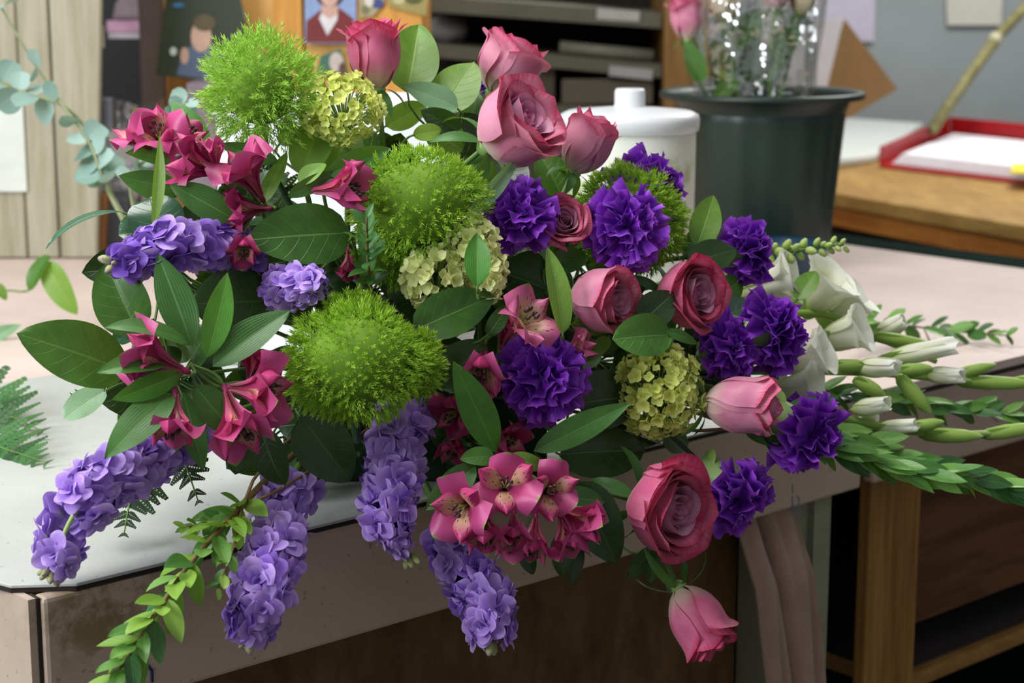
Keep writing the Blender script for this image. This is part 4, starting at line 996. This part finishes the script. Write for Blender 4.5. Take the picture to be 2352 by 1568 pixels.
# alstroemeria stems
def alst(label, hub, fl, leaves, dd=0., hz=.02, end=None):
    h = P(hub[0], hub[1], DZ(*hub) + dd + hz)
    t = thing('alstroemeria', label, 'flower', Matrix.Translation(h), 'magenta alstroemeria stems in the spray')
    for i, (b, ax, L, var, op, up) in enumerate(fl):
        d = DZ(*b) + dd; alstro_flower(t, P(b[0], b[1], d), CD(*ax), M(L * 1.12, d), var, op, hub[0] + i, None, CD(*up), h)
    for i, l in enumerate(leaves): leaf(t, l, dd, i)
    stem(t, h, FW * .6 - UP * .4, .0026, 'stem_green', end)
    return t
U_ = (0, 1, 0)
alst('magenta alstroemeria head highest at the left, by the eucalyptus', (395, 385), [((378, 345), (-.1, .55, .8), 105, 'normal', 1.0, U_), ((350, 350), (-.6, .7, .35), 95, 'normal', .95, U_), ((400, 345), (.6, .6, .4), 90, 'deep', .8, U_)],
     [(480, 352, 393, 232, 62, 'lance', {'z': .03}), (425, 378, 288, 352, 58, 'lance', {'roll': 25}), (420, 442, 272, 403, 62, 'lance', {'roll': -20})], .06)
alst('magenta alstroemeria cluster under the feathery top ball', (600, 470), [((598, 450), (-.45, .8, .45), 130, 'normal', .95, (-.5, -.4, .6)), ((510, 400), (-.9, .25, .3), 130, 'deep', .75, U_), ((500, 395), (-.25, 1, .2), 80, 'normal', .5, U_), ((612, 480), (-1, -.1, .35), 112, 'deep', .85, U_), ((560, 545), (.1, -.6, .7), 80, 'deep', .7, U_)],
     [(538, 505, 390, 424, 78, 'lance', {'roll': 10}), (640, 372, 500, 330, 42, 'lance', {'z': .03}), (600, 470, 660, 350, 40, 'leaf_light', {'z': .05})], .02)
alst('single magenta alstroemeria pointing right onto the dense lime ball', (700, 425), [((722, 438), (1, .02, .25), 132, 'normal', .75, U_)],
     [(748, 402, 898, 340, 56, 'lance', {'roll': 20, 'curl': .2}), (660, 452, 772, 392, 34, 'lance', {'roll': 30}), (725, 432, 872, 388, 48, 'lance', {'roll': -15}), (690, 425, 748, 375, 46, 'leaf_light')], -.01)
alst('magenta alstroemeria at the lower left with leaves spread like a star', (440, 838), [((418, 848), (-.95, .42, .3), 146, 'normal', .8, (-.3, -.9, .2)), ((402, 905), (0, -1, .3), 122, 'normal', .95, (0, .2, 1)), ((528, 890), (.95, -.06, .3), 146, 'normal', .8, (0, -1, .3)), ((520, 900), (.42, -.95, .35), 150, 'normal', .75, (.5, .3, .6)), ((570, 870), (.1, .7, -.2), 70, 'deep', .6, U_)],
     [(442, 795, 362, 582, 86, 'lance', {'roll': 8, 'curl': .25}), (475, 822, 523, 625, 62, 'lance_bright', {'roll': 25, 'curl': .3}), (488, 842, 668, 712, 84, 'lance', {'roll': -8}), (436, 792, 240, 752, 46, 'lance', {'roll': 35, 'curl': .9}), (445, 885, 542, 1000, 80, 'lance', {'roll': -12}), (398, 905, 240, 1056, 88, 'lance', {'roll': 5, 'z': (0, -.02)}), (385, 832, 222, 856, 54, 'lance', {'curl': .5}), (416, 856, 256, 918, 50, 'lance_bright', {'curl': .7, 'roll': -30}), (420, 900, 468, 1082, 62, 'lance', {'z': .03})], -.02)
alst('pale pink alstroemeria above the middle carnation', (1150, 760), [((1168, 772), (.55, .55, .65), 125, 'pale', 1.0, (0, -1, 0)), ((1150, 795), (.25, .9, .3), 66, 'deep', .25, U_), ((1112, 802), (-.1, -.75, .75), 118, 'normal', .8, (0, .3, 1)), ((1290, 810), (.8, .35, .1), 80, 'pale', .6, U_)],
     [(1140, 1038, 1040, 828, 82, 'lance_bright', {'roll': 5, 'z': -.03, 'curl': .3}), (1225, 1036, 1448, 925, 66, 'lance', {'roll': 12, 'z': (-.01, -.04)})], .0)
alst('largest magenta alstroemeria cluster at the bottom, with streaked throats', (1170, 1060), [((1160, 1125), (.02, .28, 1), 112, 'normal', 1.2, (0, -1, 0)), ((1088, 1150), (-.45, -.2, .9), 112, 'normal', 1.1, (.3, -1, 0)), ((1245, 1128), (.3, .1, .9), 98, 'normal', 1.1, (-.2, -1, 0)), ((1180, 1180), (.0, -.8, .6), 100, 'normal', .9, (0, .2, 1)), ((1275, 1158), (.85, -.5, .3), 128, 'normal', .6, U_), ((1285, 1170), (.35, -.9, .3), 118, 'normal', .7, (0, .4, 1)), ((1110, 1160), (.05, -.9, .35), 110, 'deep', .8, (0, .2, 1)), ((1230, 1190), (-.1, -.9, .35), 105, 'deep', .8, (0, .2, 1))],
     [(1092, 1068, 976, 1172, 66, 'lance', {'roll': -10}), (1135, 1048, 1056, 1054, 48, 'leaf_mid', {'curl': .7}), (1168, 1050, 1252, 1072, 42, 'leaf_light', {'curl': .9}), (1290, 1142, 1390, 1152, 60, 'lance', {'z': .03})], -.05)
alst('dark shaded magenta alstroemeria between the largest lime ball and carnation', (1090, 960), [((1070, 930), (-.4, -.3, .6), 92, 'deep', .9, U_), ((1130, 985), (.6, -.35, .5), 90, 'deep', .8, U_), ((1050, 985), (-.2, -.9, .4), 84, 'deep', .8, U_)], [(1020, 905, 938, 938, 26, 'lance', {'curl': .5})], .05)
alst('small dark alstroemeria hidden right of the big oval leaf', (810, 570), [((800, 575), (.1, -.9, .3), 70, 'deep', .6, U_)], [], .06)
# broad leaves
S = lambda label, leaves, dd=0., **k: sprig('salal_sprig', label, 'foliage', leaves, dd, group='broad salal leaf sprigs in the spray', **k)
S('broad green leaf reaching farthest left over the counter, with its sprig', [(292, 852, 37, 765, 146, 'leaf_mid', {'roll': 4, 'curl': .35, 'fold': .12}), (318, 765, 244, 602, 132, 'leaf_mid', {'fold': .35, 'roll': -10}), (338, 612, 188, 625, 104, 'leaf_deep', {'z': .03})], .03, hub=(345, 800))
S('cut tipped bluish leaf and dark leaf at the lower left', [(242, 896, 146, 962, 66, 'leaf_pale', {'p': 'r', 'roll': 10}), (405, 880, 232, 925, 130, 'leaf_deep', {'z': .02}), (380, 885, 275, 995, 110, 'leaf_mid', {'z': .04}), (330, 735, 262, 790, 60, 'leaf_gloss', {'p': 'e'})], .04, hub=(400, 860))
S('glossy bluish leaves behind the violet stock', [(372, 560, 345, 452, 128, 'leaf_gloss', {'p': 'r', 'curl': .6}), (350, 535, 272, 540, 90, 'leaf_gloss', {'p': 'r', 'z': .02}), (288, 490, 106, 572, 30, 'leaf_gloss', {'curl': 1.1, 'p': 'l', 'roll': 45}), (400, 520, 500, 440, 40, 'leaf_gloss')], .05, hub=(345, 530))
S('thin twisted green blade standing before the highest left alstroemeria', [(350, 528, 366, 308, 24, 'leaf_light', {'p': 'l', 'roll': 40, 'fold': .6, 'curl': .2})], -.01, hub=(350, 535))
S('big oval leaf above the short lavender stock', [(804, 535, 565, 551, 148, 'leaf_mid', {'roll': -3, 'curl': .3, 'fold': .1, 'wav': .02}), (620, 690, 436, 698, 168, 'leaf_deep', {'z': .07}), (660, 600, 580, 610, 90, 'leaf_deep', {'z': .06}), (720, 610, 640, 640, 90, 'leaf_deep', {'z': .08})], .0, hub=(810, 545))
S('yellow green leaves behind the budded snowball head', [(690, 400, 745, 268, 96, 'leaf_light', {'z': .02}), (760, 420, 800, 290, 120, 'leaf_light', {'z': .03}), (830, 400, 860, 300, 80, 'leaf_mid', {'z': .04}), (640, 330, 720, 300, 60, 'leaf_light', {'z': .06}), (885, 290, 980, 240, 60, 'leaf_light', {'z': .06})], .05, hub=(740, 430))
S('bright upright leaves right of the highest rose bud', [(935, 215, 962, 56, 122, 'leaf_light', {'roll': 8, 'curl': .2}), (1015, 262, 1088, 142, 112, 'leaf_light', {'roll': -10}), (1052, 248, 926, 198, 70, 'leaf_pale', {'z': -.02}), (1058, 302, 966, 252, 56, 'leaf_deep', {'z': -.03}), (1062, 345, 975, 290, 84, 'leaf_light', {'z': .0}), (1080, 300, 1095, 210, 60, 'leaf_mid', {'z': .02})], .07, hub=(1040, 340))
S('small lime leaf on a bare curved twig before the white carton', [(948, 310, 1014, 298, 40, 'myrtle_young', {'p': 'e', 'roll': 15})], .03, hub=(912, 350))
S('olive leaves under the closed rose bud', [(1290, 450, 1238, 352, 92, 'leaf_mid', {'fold': .25}), (1130, 430, 1068, 380, 90, 'leaf_mid', {'p': 'r', 'z': .02}), (1150, 440, 1200, 370, 90, 'leaf_deep', {'z': .04}), (1120, 330, 1056, 260, 60, 'leaf_deep', {'z': .03}), (1085, 320, 1050, 400, 60, 'leaf_deep', {'z': .05})], .05, hub=(1200, 470))
S('pale serrated leaf pointing up left of a purple carnation', [(1068, 502, 1184, 364, 34, 'leaf_pale', {'p': 'l', 'roll': 35, 'fold': .5})], -.03, hub=(1060, 520))
S('narrow green leaf in front of the cream snowball', [(1096, 660, 1096, 535, 62, 'lance_bright', {'roll': 5, 'curl': .2}), ], -.05, hub=(1098, 670))
S('folded leaf pair between the cream snowball and the largest lime ball', [(948, 758, 1136, 678, 112, 'leaf_mid', {'roll': 6, 'fold': .2}), (1006, 892, 1112, 782, 104, 'leaf_mid', {'roll': 10, 'z': .01}), (1120, 770, 1165, 700, 40, 'leaf_mid', {'curl': 1.2}), (1110, 800, 1060, 860, 60, 'leaf_deep', {'z': .03})], -.01, hub=(1000, 800))
S('dark leaves around the upright bright leaf in the centre', [(1262, 668, 1142, 622, 140, 'leaf_deep', {'z': .02}), (1258, 610, 1352, 588, 60, 'leaf_mid', {'z': .01}), (1250, 720, 1130, 700, 70, 'leaf_mid', {'z': .04}), (1180, 590, 1250, 520, 80, 'leaf_deep', {'z': .05})], .02, hub=(1265, 700))
S('upright bright green leaf left of a sideways mauve rose', [(1292, 768, 1256, 564, 54, 'leaf_light', {'roll': 30, 'fold': .35, 'curl': .3})], -.04, hub=(1292, 772))
S('wavy edged leaf lying under the sideways mauve rose', [(1308, 745, 1482, 730, 50, 'leaf_light', {'roll': 35, 'wav': .12}), (1320, 770, 1420, 800, 60, 'leaf_deep', {'z': .03}), (1400, 775, 1338, 832, 36, 'leaf_light', {'curl': .6}), (1375, 800, 1340, 850, 36, 'leaf_pale')], .0, hub=(1330, 770))
S('round glossy green leaf above the low lime snowball', [(1542, 768, 1406, 779, 100, 'leaf_mid', {'p': 'e', 'roll': -4, 'curl': .5}), (1530, 760, 1600, 790, 28, 'leaf_mid', {'curl': .7}), (1470, 742, 1548, 672, 84, 'leaf_deep', {'z': .03})], -.05, hub=(1548, 772))
S('upright pale olive leaf before the green bucket', [(1600, 568, 1640, 448, 72, 'leaf_light', {'roll': 10, 'curl': .2}), (1580, 605, 1692, 572, 78, 'leaf_deep', {'roll': 5, 'z': -.02}), (1570, 590, 1610, 520, 40, 'leaf_gloss', {'z': .02})], .05, hub=(1570, 610))
S('bluish dark leaves right of the open mauve rose', [(1600, 752, 1735, 700, 96, 'leaf_gloss', {}), (1640, 690, 1705, 640, 66, 'leaf_mid', {'z': .01}), (1830, 690, 1876, 622, 52, 'leaf_light', {'z': .06})], .06, hub=(1620, 740))
S('large dark leaf between the middle carnation and the lime snowball', [(1325, 928, 1462, 908, 138, 'leaf_deep', {'roll': 5, 'curl': .3}), (1285, 1045, 1482, 1036, 136, 'leaf_deep', {'roll': -6, 'z': .01, 'curl': .4})], .03, hub=(1300, 980))
S('dark pointed leaf hanging over the counter left of the big open rose', [(1325, 1105, 1418, 1294, 118, 'leaf_deep', {'roll': 5, 'curl': .3, 'fold': .1}), (1290, 1225, 1292, 1326, 60, 'leaf_deep', {'z': .02}), (1330, 1250, 1310, 1345, 36, 'leaf_deep', {'z': .03}), (1200, 1250, 1225, 1320, 40, 'leaf_deep', {'z': .03})], -.01, hub=(1320, 1100))
S('dark leaf with a bright midrib left of the central lavender stock', [(690, 955, 806, 1106, 134, 'leaf_deep', {'roll': 3, 'curl': .3}), (600, 985, 655, 1112, 84, 'leaf_deep', {'curl': .9, 'z': .0}), (560, 1000, 540, 1090, 70, 'leaf_deep', {'z': .04})], .01, hub=(680, 940))
S('dark ragged leaf under the big open pink rose', [(1500, 1258, 1440, 1330, 40, 'leaf_deep'), (1505, 1262, 1492, 1338, 52, 'leaf_deep'), (1515, 1258, 1545, 1275, 34, 'leaf_deep')], .03, hub=(1505, 1245))
# deep filler sprigs behind the flowers
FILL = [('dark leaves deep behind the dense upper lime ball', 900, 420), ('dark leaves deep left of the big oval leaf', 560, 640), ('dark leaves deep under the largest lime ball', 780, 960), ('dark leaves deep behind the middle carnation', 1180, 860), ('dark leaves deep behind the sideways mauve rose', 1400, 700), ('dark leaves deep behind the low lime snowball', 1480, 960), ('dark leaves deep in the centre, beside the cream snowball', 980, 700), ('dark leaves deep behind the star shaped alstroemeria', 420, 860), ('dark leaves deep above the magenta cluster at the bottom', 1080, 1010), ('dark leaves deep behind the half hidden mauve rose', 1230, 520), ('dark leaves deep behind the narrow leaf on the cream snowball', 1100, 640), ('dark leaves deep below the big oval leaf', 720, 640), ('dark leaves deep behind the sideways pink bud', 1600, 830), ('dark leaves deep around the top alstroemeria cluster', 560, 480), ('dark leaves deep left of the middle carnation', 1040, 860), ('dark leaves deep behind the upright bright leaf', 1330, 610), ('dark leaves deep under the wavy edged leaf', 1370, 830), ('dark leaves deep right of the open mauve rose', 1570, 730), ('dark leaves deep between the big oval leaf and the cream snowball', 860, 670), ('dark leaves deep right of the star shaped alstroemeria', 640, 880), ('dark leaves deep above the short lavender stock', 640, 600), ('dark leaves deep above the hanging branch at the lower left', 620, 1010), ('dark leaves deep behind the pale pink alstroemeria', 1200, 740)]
for i, (lb, x, y) in enumerate(FILL):
    g = random.Random(70 + i); lv = []
    for k in range(10):
        a = 2 * PI * k / 10 + g.uniform(-.25, .25); r = g.uniform(75, 150); q = g.uniform(10, 45)
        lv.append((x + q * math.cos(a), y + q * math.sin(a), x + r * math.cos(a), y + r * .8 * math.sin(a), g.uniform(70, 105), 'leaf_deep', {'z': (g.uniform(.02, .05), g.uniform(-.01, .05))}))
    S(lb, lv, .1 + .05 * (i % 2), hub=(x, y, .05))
# box and myrtle twigs
BR = lambda label, path, n, ll, lw, keys, **k: branch('myrtle_branch', label, 'foliage', path, n, ll, lw, keys, group='myrtle branches in the spray', **k)
BR('small box leaved tip between the oval leaf and the dense lime ball', [(850, 650, 1.68), (845, 590, 1.64), (842, 500, 1.60)], 22, 62, 26, ('myrtle_deep', 'myrtle_deep', 'lance'), spread=1.1, seed=3)
BR('young bright green branch hanging over the counter at the lower left', [(565, 1150, 1.60), (520, 1200, 1.56), (440, 1290, 1.52), (370, 1390, 1.48), (310, 1480, 1.46), (240, 1590, 1.44)], 50, 100, 40, ('myrtle_leaf', 'myrtle_young', 'myrtle_leaf', 'myrtle_deep', 'myrtle_young'), spread=.95, seed=5, r=.003)
BR('side twig with tiny lime leaves on the lower left branch', [(545, 1170, 1.585), (470, 1200, 1.56), (425, 1210, 1.55)], 10, 46, 26, ('myrtle_young', 'myrtle_leaf'), spread=.9, seed=6, prof=ELLIP, r=.0014)
BR('hanging twig with round lime leaves beside the left branch', [(555, 1170, 1.58), (535, 1260, 1.54), (500, 1350, 1.51)], 12, 50, 28, ('myrtle_young', 'myrtle_leaf'), spread=.9, seed=7, prof=ELLIP, r=.0014)
BR('long leafy branch lowest at the right, past the purple carnation', [(1820, 1000, 1.86), (1950, 1040, 1.86), (2100, 1080, 1.86), (2250, 1100, 1.87), (2420, 1150, 1.88)], 70, 108, 36, ('myrtle_leaf', 'myrtle_leaf', 'myrtle_deep'), spread=.38, seed=8, r=.0025)
BR('second leafy branch just above the lowest right one', [(1880, 985, 1.88), (1990, 1020, 1.89), (2090, 1060, 1.9), (2190, 1085, 1.91)], 40, 104, 36, ('myrtle_leaf', 'myrtle_deep', 'myrtle_leaf'), spread=.45, seed=9)
BR('shaded leafy branch under the middle gladiolus spike', [(1850, 900, 2.02), (2000, 910, 2.04), (2150, 935, 2.06), (2300, 950, 2.08), (2420, 955, 2.1)], 56, 88, 32, ('myrtle_deep', 'myrtle_deep', 'myrtle_leaf'), spread=.5, seed=10)
BR('thin leafy twig lying on the pink counter behind the gladiolus', [(1960, 740, 2.44), (2060, 745, 2.5), (2180, 760, 2.52), (2310, 770, 2.5)], 30, 62, 30, ('myrtle_deep', 'myrtle_leaf'), spread=.9, seed=11, prof=ELLIP, root=False)
BR('short dark twig under the sideways pink bud', [(1700, 985, 1.84), (1760, 1010, 1.84), (1800, 1015, 1.84)], 10, 70, 22, ('myrtle_deep',), spread=.5, seed=12)
BR('dark narrow leaved tip right of the sideways pink bud', [(1790, 960, 1.82), (1830, 945, 1.82), (1880, 925, 1.83)], 9, 90, 26, ('myrtle_deep',), spread=.4, seed=13)
# ferns
fern('pale fern frond lying on the counter at the left edge', [(-120, 1010, 2.0), (-30, 1020, 1.99), (40, 1040, 1.955), (105, 1062, 1.92)], 150, 'fern_leaf', 11, 1, 'fern fronds', nh=EZ - FW * .9, doff=-.02)
fern('fern frond lying farther back at the left edge', [(-140, 930, 2.14), (-60, 935, 2.14), (20, 955, 2.1), (95, 988, 2.04)], 170, 'fern_leaf', 10, 2, 'fern fronds', nh=EZ - FW * .9, doff=-.03)
fern('dark fern tip hanging under the lower left alstroemeria', [(410, 1000, 1.66), (425, 1060, 1.64), (455, 1150, 1.63)], 96, 'fern_dark', 8, 3, 'fern fronds', True, nh=-FW)
fern('dark fern tip peeping out under the drooping long stock', [(330, 1090, 1.66), (300, 1150, 1.64), (285, 1225, 1.62)], 90, 'fern_dark', 7, 4, 'fern fronds', True, nh=-FW)
fern('dark fern tip behind the top alstroemeria cluster', [(640, 470, 1.86), (615, 410, 1.84), (590, 350, 1.82)], 80, 'fern_dark', 8, 5, 'fern fronds', True, nh=-FW)
fern('dark fern tip behind the left broad leaf', [(300, 880, 1.7), (230, 890, 1.69), (165, 905, 1.68)], 40, 'fern_leaf', 8, 6, 'fern fronds', True, nh=-FW)
# gladiolus
glad('white gladiolus spike nearest the bucket, with wide trumpets', [(1600, 800), (1700, 740), (1880, 720), (2000, 770), (2150, 830)], [1.95, 2.0, 2.04, 2.06, 2.08],
     [((1700, 680), (1836, 630), 96, 1.98, ''), ((1640, 640), (1735, 615), 60, 2.0, 'c'), ((1848, 715), (1925, 622), 110, 2.05, 's'), ((1895, 745), (1985, 668), 86, 2.08, 's'), ((1880, 790), (1992, 748), 92, 1.99, 's'), ((2010, 775), (2082, 732), 52, 2.1, 'cs')], [((2000, 770), (2160, 800), 40, 2.06)], 1)
glad('white gladiolus spike along the middle right, tipped with green buds', [(1650, 850), (1800, 850), (2000, 855), (2150, 868), (2400, 890)], [1.9, 1.92, 1.96, 2.0, 2.04],
     [((1790, 845), (1908, 800), 88, 1.92, 's'), ((1960, 845), (2066, 842), 52, 1.95, 'cs'), ((2020, 830), (2196, 790), 52, 2.0, 'cs'), ((2120, 860), (2214, 862), 46, 2.0, 'cs')],
     [((1890, 845), (2000, 838), 44, 1.95), ((2050, 855), (2145, 845), 42, 1.97), ((2180, 865), (2290, 836), 34, 2.02), ((2190, 876), (2380, 882), 42, 2.02), ((2060, 860), (2140, 950), 46, 1.95), ((2310, 880), (2420, 868), 36, 2.05), ((1960, 870), (2035, 910), 44, 1.94)], 2)
glad('white gladiolus spike lowest at the right, pointing to the frame edge', [(1680, 900), (1800, 920), (1980, 970), (2150, 995), (2400, 990)], [1.88, 1.9, 1.92, 1.94, 1.97],
     [((1770, 905), (1888, 888), 92, 1.9, ''), ((1725, 900), (1800, 880), 76, 1.93, ''), ((1955, 942), (2042, 925), 48, 1.92, 'c'), ((1975, 960), (2002, 962), 40, 1.94, ''), ((2010, 985), (2110, 975), 40, 1.93, 'cs')],
     [((2080, 985), (2170, 968), 38, 1.93), ((2110, 998), (2260, 1002), 44, 1.94), ((2250, 1000), (2400, 978), 42, 1.96)], 3)
# snapdragon
def snap(label, path, depth, n, seed):
    g = random.Random(seed); wp = cr([P(x, y, depth) for x, y in path], 8); t = thing('snapdragon', label, 'flower', Matrix.Translation(wp[0])); im = inv(t)
    link('stem', stem_mesh([im @ p for p in wp], .003, .0012).mesh('stem', MT['stem_green']), t); stem(t, wp[0], wp[0] - wp[1], .003)
    me = MB().lathe([(0, 0), (.34, .1), (.45, .4), (.38, .7), (.2, .95), (0, 1)], 8).mesh('bud', MT['snap_bud']); sf = spike_frame(wp)
    for i in range(n):
        q = (i + .5) / n; p, tg = sf[min(len(sf) - 1, int(q * len(sf)))]; x = tg.orthogonal().normalized(); y = tg.cross(x); a = i * 2.4
        o = (x * math.cos(a) + y * math.sin(a)); s = M(40, depth) * (1.1 - .65 * q) * g.uniform(.85, 1.15)
        link('bud', me, t, im @ frame(p + o * .002, (o + tg * .7).normalized()) @ Matrix.Diagonal((s * .75, s * .75, s, 1)))
    b = sf[0][0]
    for i, (x, y, w_) in enumerate(((1690, 548, 34), (1712, 528, 26), (1678, 560, 26))):
        p = P(x, y, depth); s = M(w_, depth)
        hold = link('floret', HF[5], t, im @ frame(p, CD(-.2 + .2 * i, .6, .6)) @ Matrix.Diagonal((s, s, s, 1)))
        hold.data = hold.data.copy(); hold.data.materials[0] = MT['gladiolus_petal']
    return t
snap('white snapdragon with a green budded tip before the bucket', [(1660, 600), (1720, 575), (1800, 578), (1880, 568), (1938, 562)], 1.98, 34, 1)
# eucalyptus and ivy at the left
def euc(label, path, pairs, size, seed):
    g = random.Random(seed); wp = cr([P(*p) for p in path], 8); t = thing('eucalyptus_stem', label, 'foliage', Matrix.Translation(wp[-1]), 'eucalyptus stems at the left'); im = inv(t)
    link('stem', stem_mesh([im @ p for p in wp], .0018, .003).mesh('stem', MT['euc_stem']), t)
    ms = [blade(MB(), 1, .95, ROUND, c, .15, .1, nu=8, nv=8).mesh('leaf', MT['eucalyptus_leaf']) for c in (.3, -.3, .6)]; sf = spike_frame(wp); d = path[0][2]
    for q in pairs:
        p, tg = sf[min(len(sf) - 1, int(q * len(sf)))]; x = tg.orthogonal().normalized(); y = tg.cross(x); a = g.uniform(0, 3)
        for k in (0, PI):
            o = x * math.cos(a + k) + y * math.sin(a + k); dr = (o * .9 - tg * g.uniform(.0, .5)).normalized()
            nn = -FW * .7 + UP * g.uniform(-.3, .8) + RT * g.uniform(-.5, .5); nn = (nn - dr * nn.dot(dr)).normalized()
            m = Matrix((dr.cross(nn), dr, nn)).transposed().to_4x4(); m.translation = p; s = M(size, d) * g.uniform(.75, 1.15)
            link('leaf', g.choice(ms), t, im @ m @ Matrix.Diagonal((s, s, s, 1)))
    return t
euc('silvery eucalyptus stem slanting across the pale boards', [(5, 20, 2.45), (60, 115, 2.45), (125, 215, 2.45), (200, 320, 2.43), (235, 400, 2.42), (275, 480, 2.42), (330, 560, 2.35)], (.02, .23, .44, .5, .56, .62, .66, .7), 58, 2)
euc('eucalyptus stem with rounder leaves at the left frame edge', [(-60, 150, 2.5), (0, 185, 2.48), (60, 215, 2.46), (140, 240, 2.45), (200, 300, 2.45), (240, 420, 2.43), (320, 580, 2.36)], (.08, .2, .3, .38, .46), 62, 5)
euc('eucalyptus sprig behind the highest left alstroemeria', [(430, 230, 2.3), (400, 270, 2.3), (350, 350, 2.3), (300, 420, 2.32), (330, 570, 2.32)], (.05, .15, .25, .5, .62, .72), 44, 7)
def ivy(label, leaves, path, depth):
    wp = cr([P(x, y, d) for (x, y), d in zip(path, depth)], 6); t = thing('ruscus_sprig', label, 'foliage', Matrix.Translation(wp[0])); im = inv(t)
    link('stem', stem_mesh([im @ p for p in wp], .002, .0012).mesh('stem', MT['stem_green']), t)
    for i, l in enumerate(leaves): leaf(t, l, 0., i)
    return t
ivy('fallen ruscus sprig with two green leaves on the pink counter', [(112, 585, 66, 668, 44, 'leaf_mid', {'d': 2.62, 'p': 'e', 'roll': 30}), (105, 600, 178, 722, 62, 'leaf_light', {'d': 2.62, 'p': 'o', 'roll': 20}), (-10, 650, 15, 690, 24, 'leaf_light', {'d': 2.62}), (-60, 790, 50, 745, 34, 'leaf_pale', {'d': 2.55, 'p': 'l'})], [(-80, 690), (10, 668), (70, 664), (115, 590)], [2.72, 2.72, 2.7, 2.62])
# cellophane and roses in the bucket
def cello():
    n = NT('clear_cellophane'); o = n.obj(); h = n.noise(o, 15, 3, .5)
    tr = n.nd('ShaderNodeBsdfTransparent'); tr.inputs[0].default_value = (.95, .96, .96, 1); gl = n.nd('ShaderNodeBsdfGlossy'); gl.inputs['Roughness'].default_value = .07
    bp = n.nd('ShaderNodeBump'); bp.inputs['Strength'].default_value = 1.; bp.inputs['Distance'].default_value = .02; n.put(bp.inputs['Height'], h); n.t.links.new(bp.outputs[0], gl.inputs['Normal'])
    mx = n.nd('ShaderNodeMixShader'); mx.inputs[0].default_value = .3; out = n.nd('ShaderNodeOutputMaterial')
    n.t.links.new(tr.outputs[0], mx.inputs[1]); n.t.links.new(gl.outputs[0], mx.inputs[2]); n.t.links.new(mx.outputs[0], out.inputs[0])
    return n.m
CEL = cello()
def wrap(label, foot, axis, L, r0, r1, seed, n=44):
    g = random.Random(seed); ph = [g.uniform(0, 6) for _ in range(6)]
    t = frame(foot, axis)
    def f(u, v):
        a = 2 * PI * u; r = r0 + (r1 - r0) * v ** .8
        r *= 1 + .09 * math.sin(5 * a + ph[0] + 2 * v) + .06 * math.sin(11 * a + ph[1] - 4 * v) + .04 * math.sin(17 * a + 9 * v + ph[2])
        return (r * math.cos(a), r * math.sin(a), L * v * (1 + .03 * math.sin(7 * a + ph[3])))
    return tag(link('cellophane_wrap', MB().grid(n, 24, f, True, t).mesh('cellophane_wrap', CEL)), label, 'wrapping')
BF = BTOP + EZ * -.16
def bq(px, py, dz=0.): return P(px, py, (BTOP - CAMP).dot(FW) + dz)
wrap('clear cellophane cone around the roses in the green bucket', BF + RT * -.01 + EZ * .02, (.0, .02, 1), .42, .075, .12, 1)
def bk(label, b, ax, w_, h_, seed, mo, mi, g_='wrapped roses in the green bucket'):
    d = (b - CAMP).dot(FW); rose(label, b, CD(*ax), M(w_ / 2, d), M(h_, d), .25, seed, mo, mi, sep=.8, stem_end=BF + V3((rr(-.03, .03), rr(-.03, .03), 0)), group=g_)
bk('pink wrapped rose leaning left at the bucket top', bq(1580, 92, .0), (-.15, 1, .2), 74, 100, 61, 'rose_outer', 'rose_outer')
bk('dark red wrapped rose at the top of the bucket bouquet', bq(1780, 22, .02), (.1, 1, .1), 76, 80, 62, 'rose_deep', 'rose_deep')
rosemat('rose_cream', (226, 216, 170), (236, 222, 186), (228, 206, 170), (232, 196, 160), .6, .7)
bk('cream wrapped rose between the pink and red ones', bq(1665, 48, .03), (-.05, 1, .1), 84, 90, 63, 'rose_cream', 'rose_cream')
bk('peach wrapped rose right of the red one', bq(1838, 35, .04), (.2, 1, .1), 70, 80, 64, 'rose_cream', 'rose_cream')
def bleaf(label, leaves, hub):
    return sprig('rose_leaf_sprig', label, 'foliage', leaves, 0, hub=hub, group='rose leaves in the bucket', end=BF, key='stem_dark')
bd = (BTOP - CAMP).dot(FW)
def L_(bx, by, tx, ty, w_, key, z=0.): return (bx, by, tx, ty, w_, key, {'d': bd + z})
t = thing('rose_leaf_sprig', 'dull green rose leaves inside the cellophane', 'foliage', Matrix.Translation(bq(1680, 210)))
for l in [L_(1610, 190, 1570, 95, 52, 'leaf_mid', -.02), L_(1660, 200, 1640, 90, 74, 'leaf_mid', .02), L_(1690, 210, 1640, 160, 44, 'leaf_light', -.03), L_(1720, 190, 1750, 80, 70, 'leaf_deep', .03), L_(1760, 200, 1800, 60, 50, 'leaf_mid', .03), L_(1640, 225, 1700, 185, 40, 'leaf_light', -.05), L_(1700, 120, 1740, 20, 70, 'leaf_mid', .05), L_(1790, 150, 1830, 50, 50, 'leaf_mid', .05)]: leaf(t, l)
stem(t, bq(1680, 205), -UP, .003, 'stem_dark', BF)
wrap('crumpled clear plastic bag beside the eucalyptus', T(300, 560) + EZ * .001, (-.1, .0, 1), .25, .05, .09, 4)
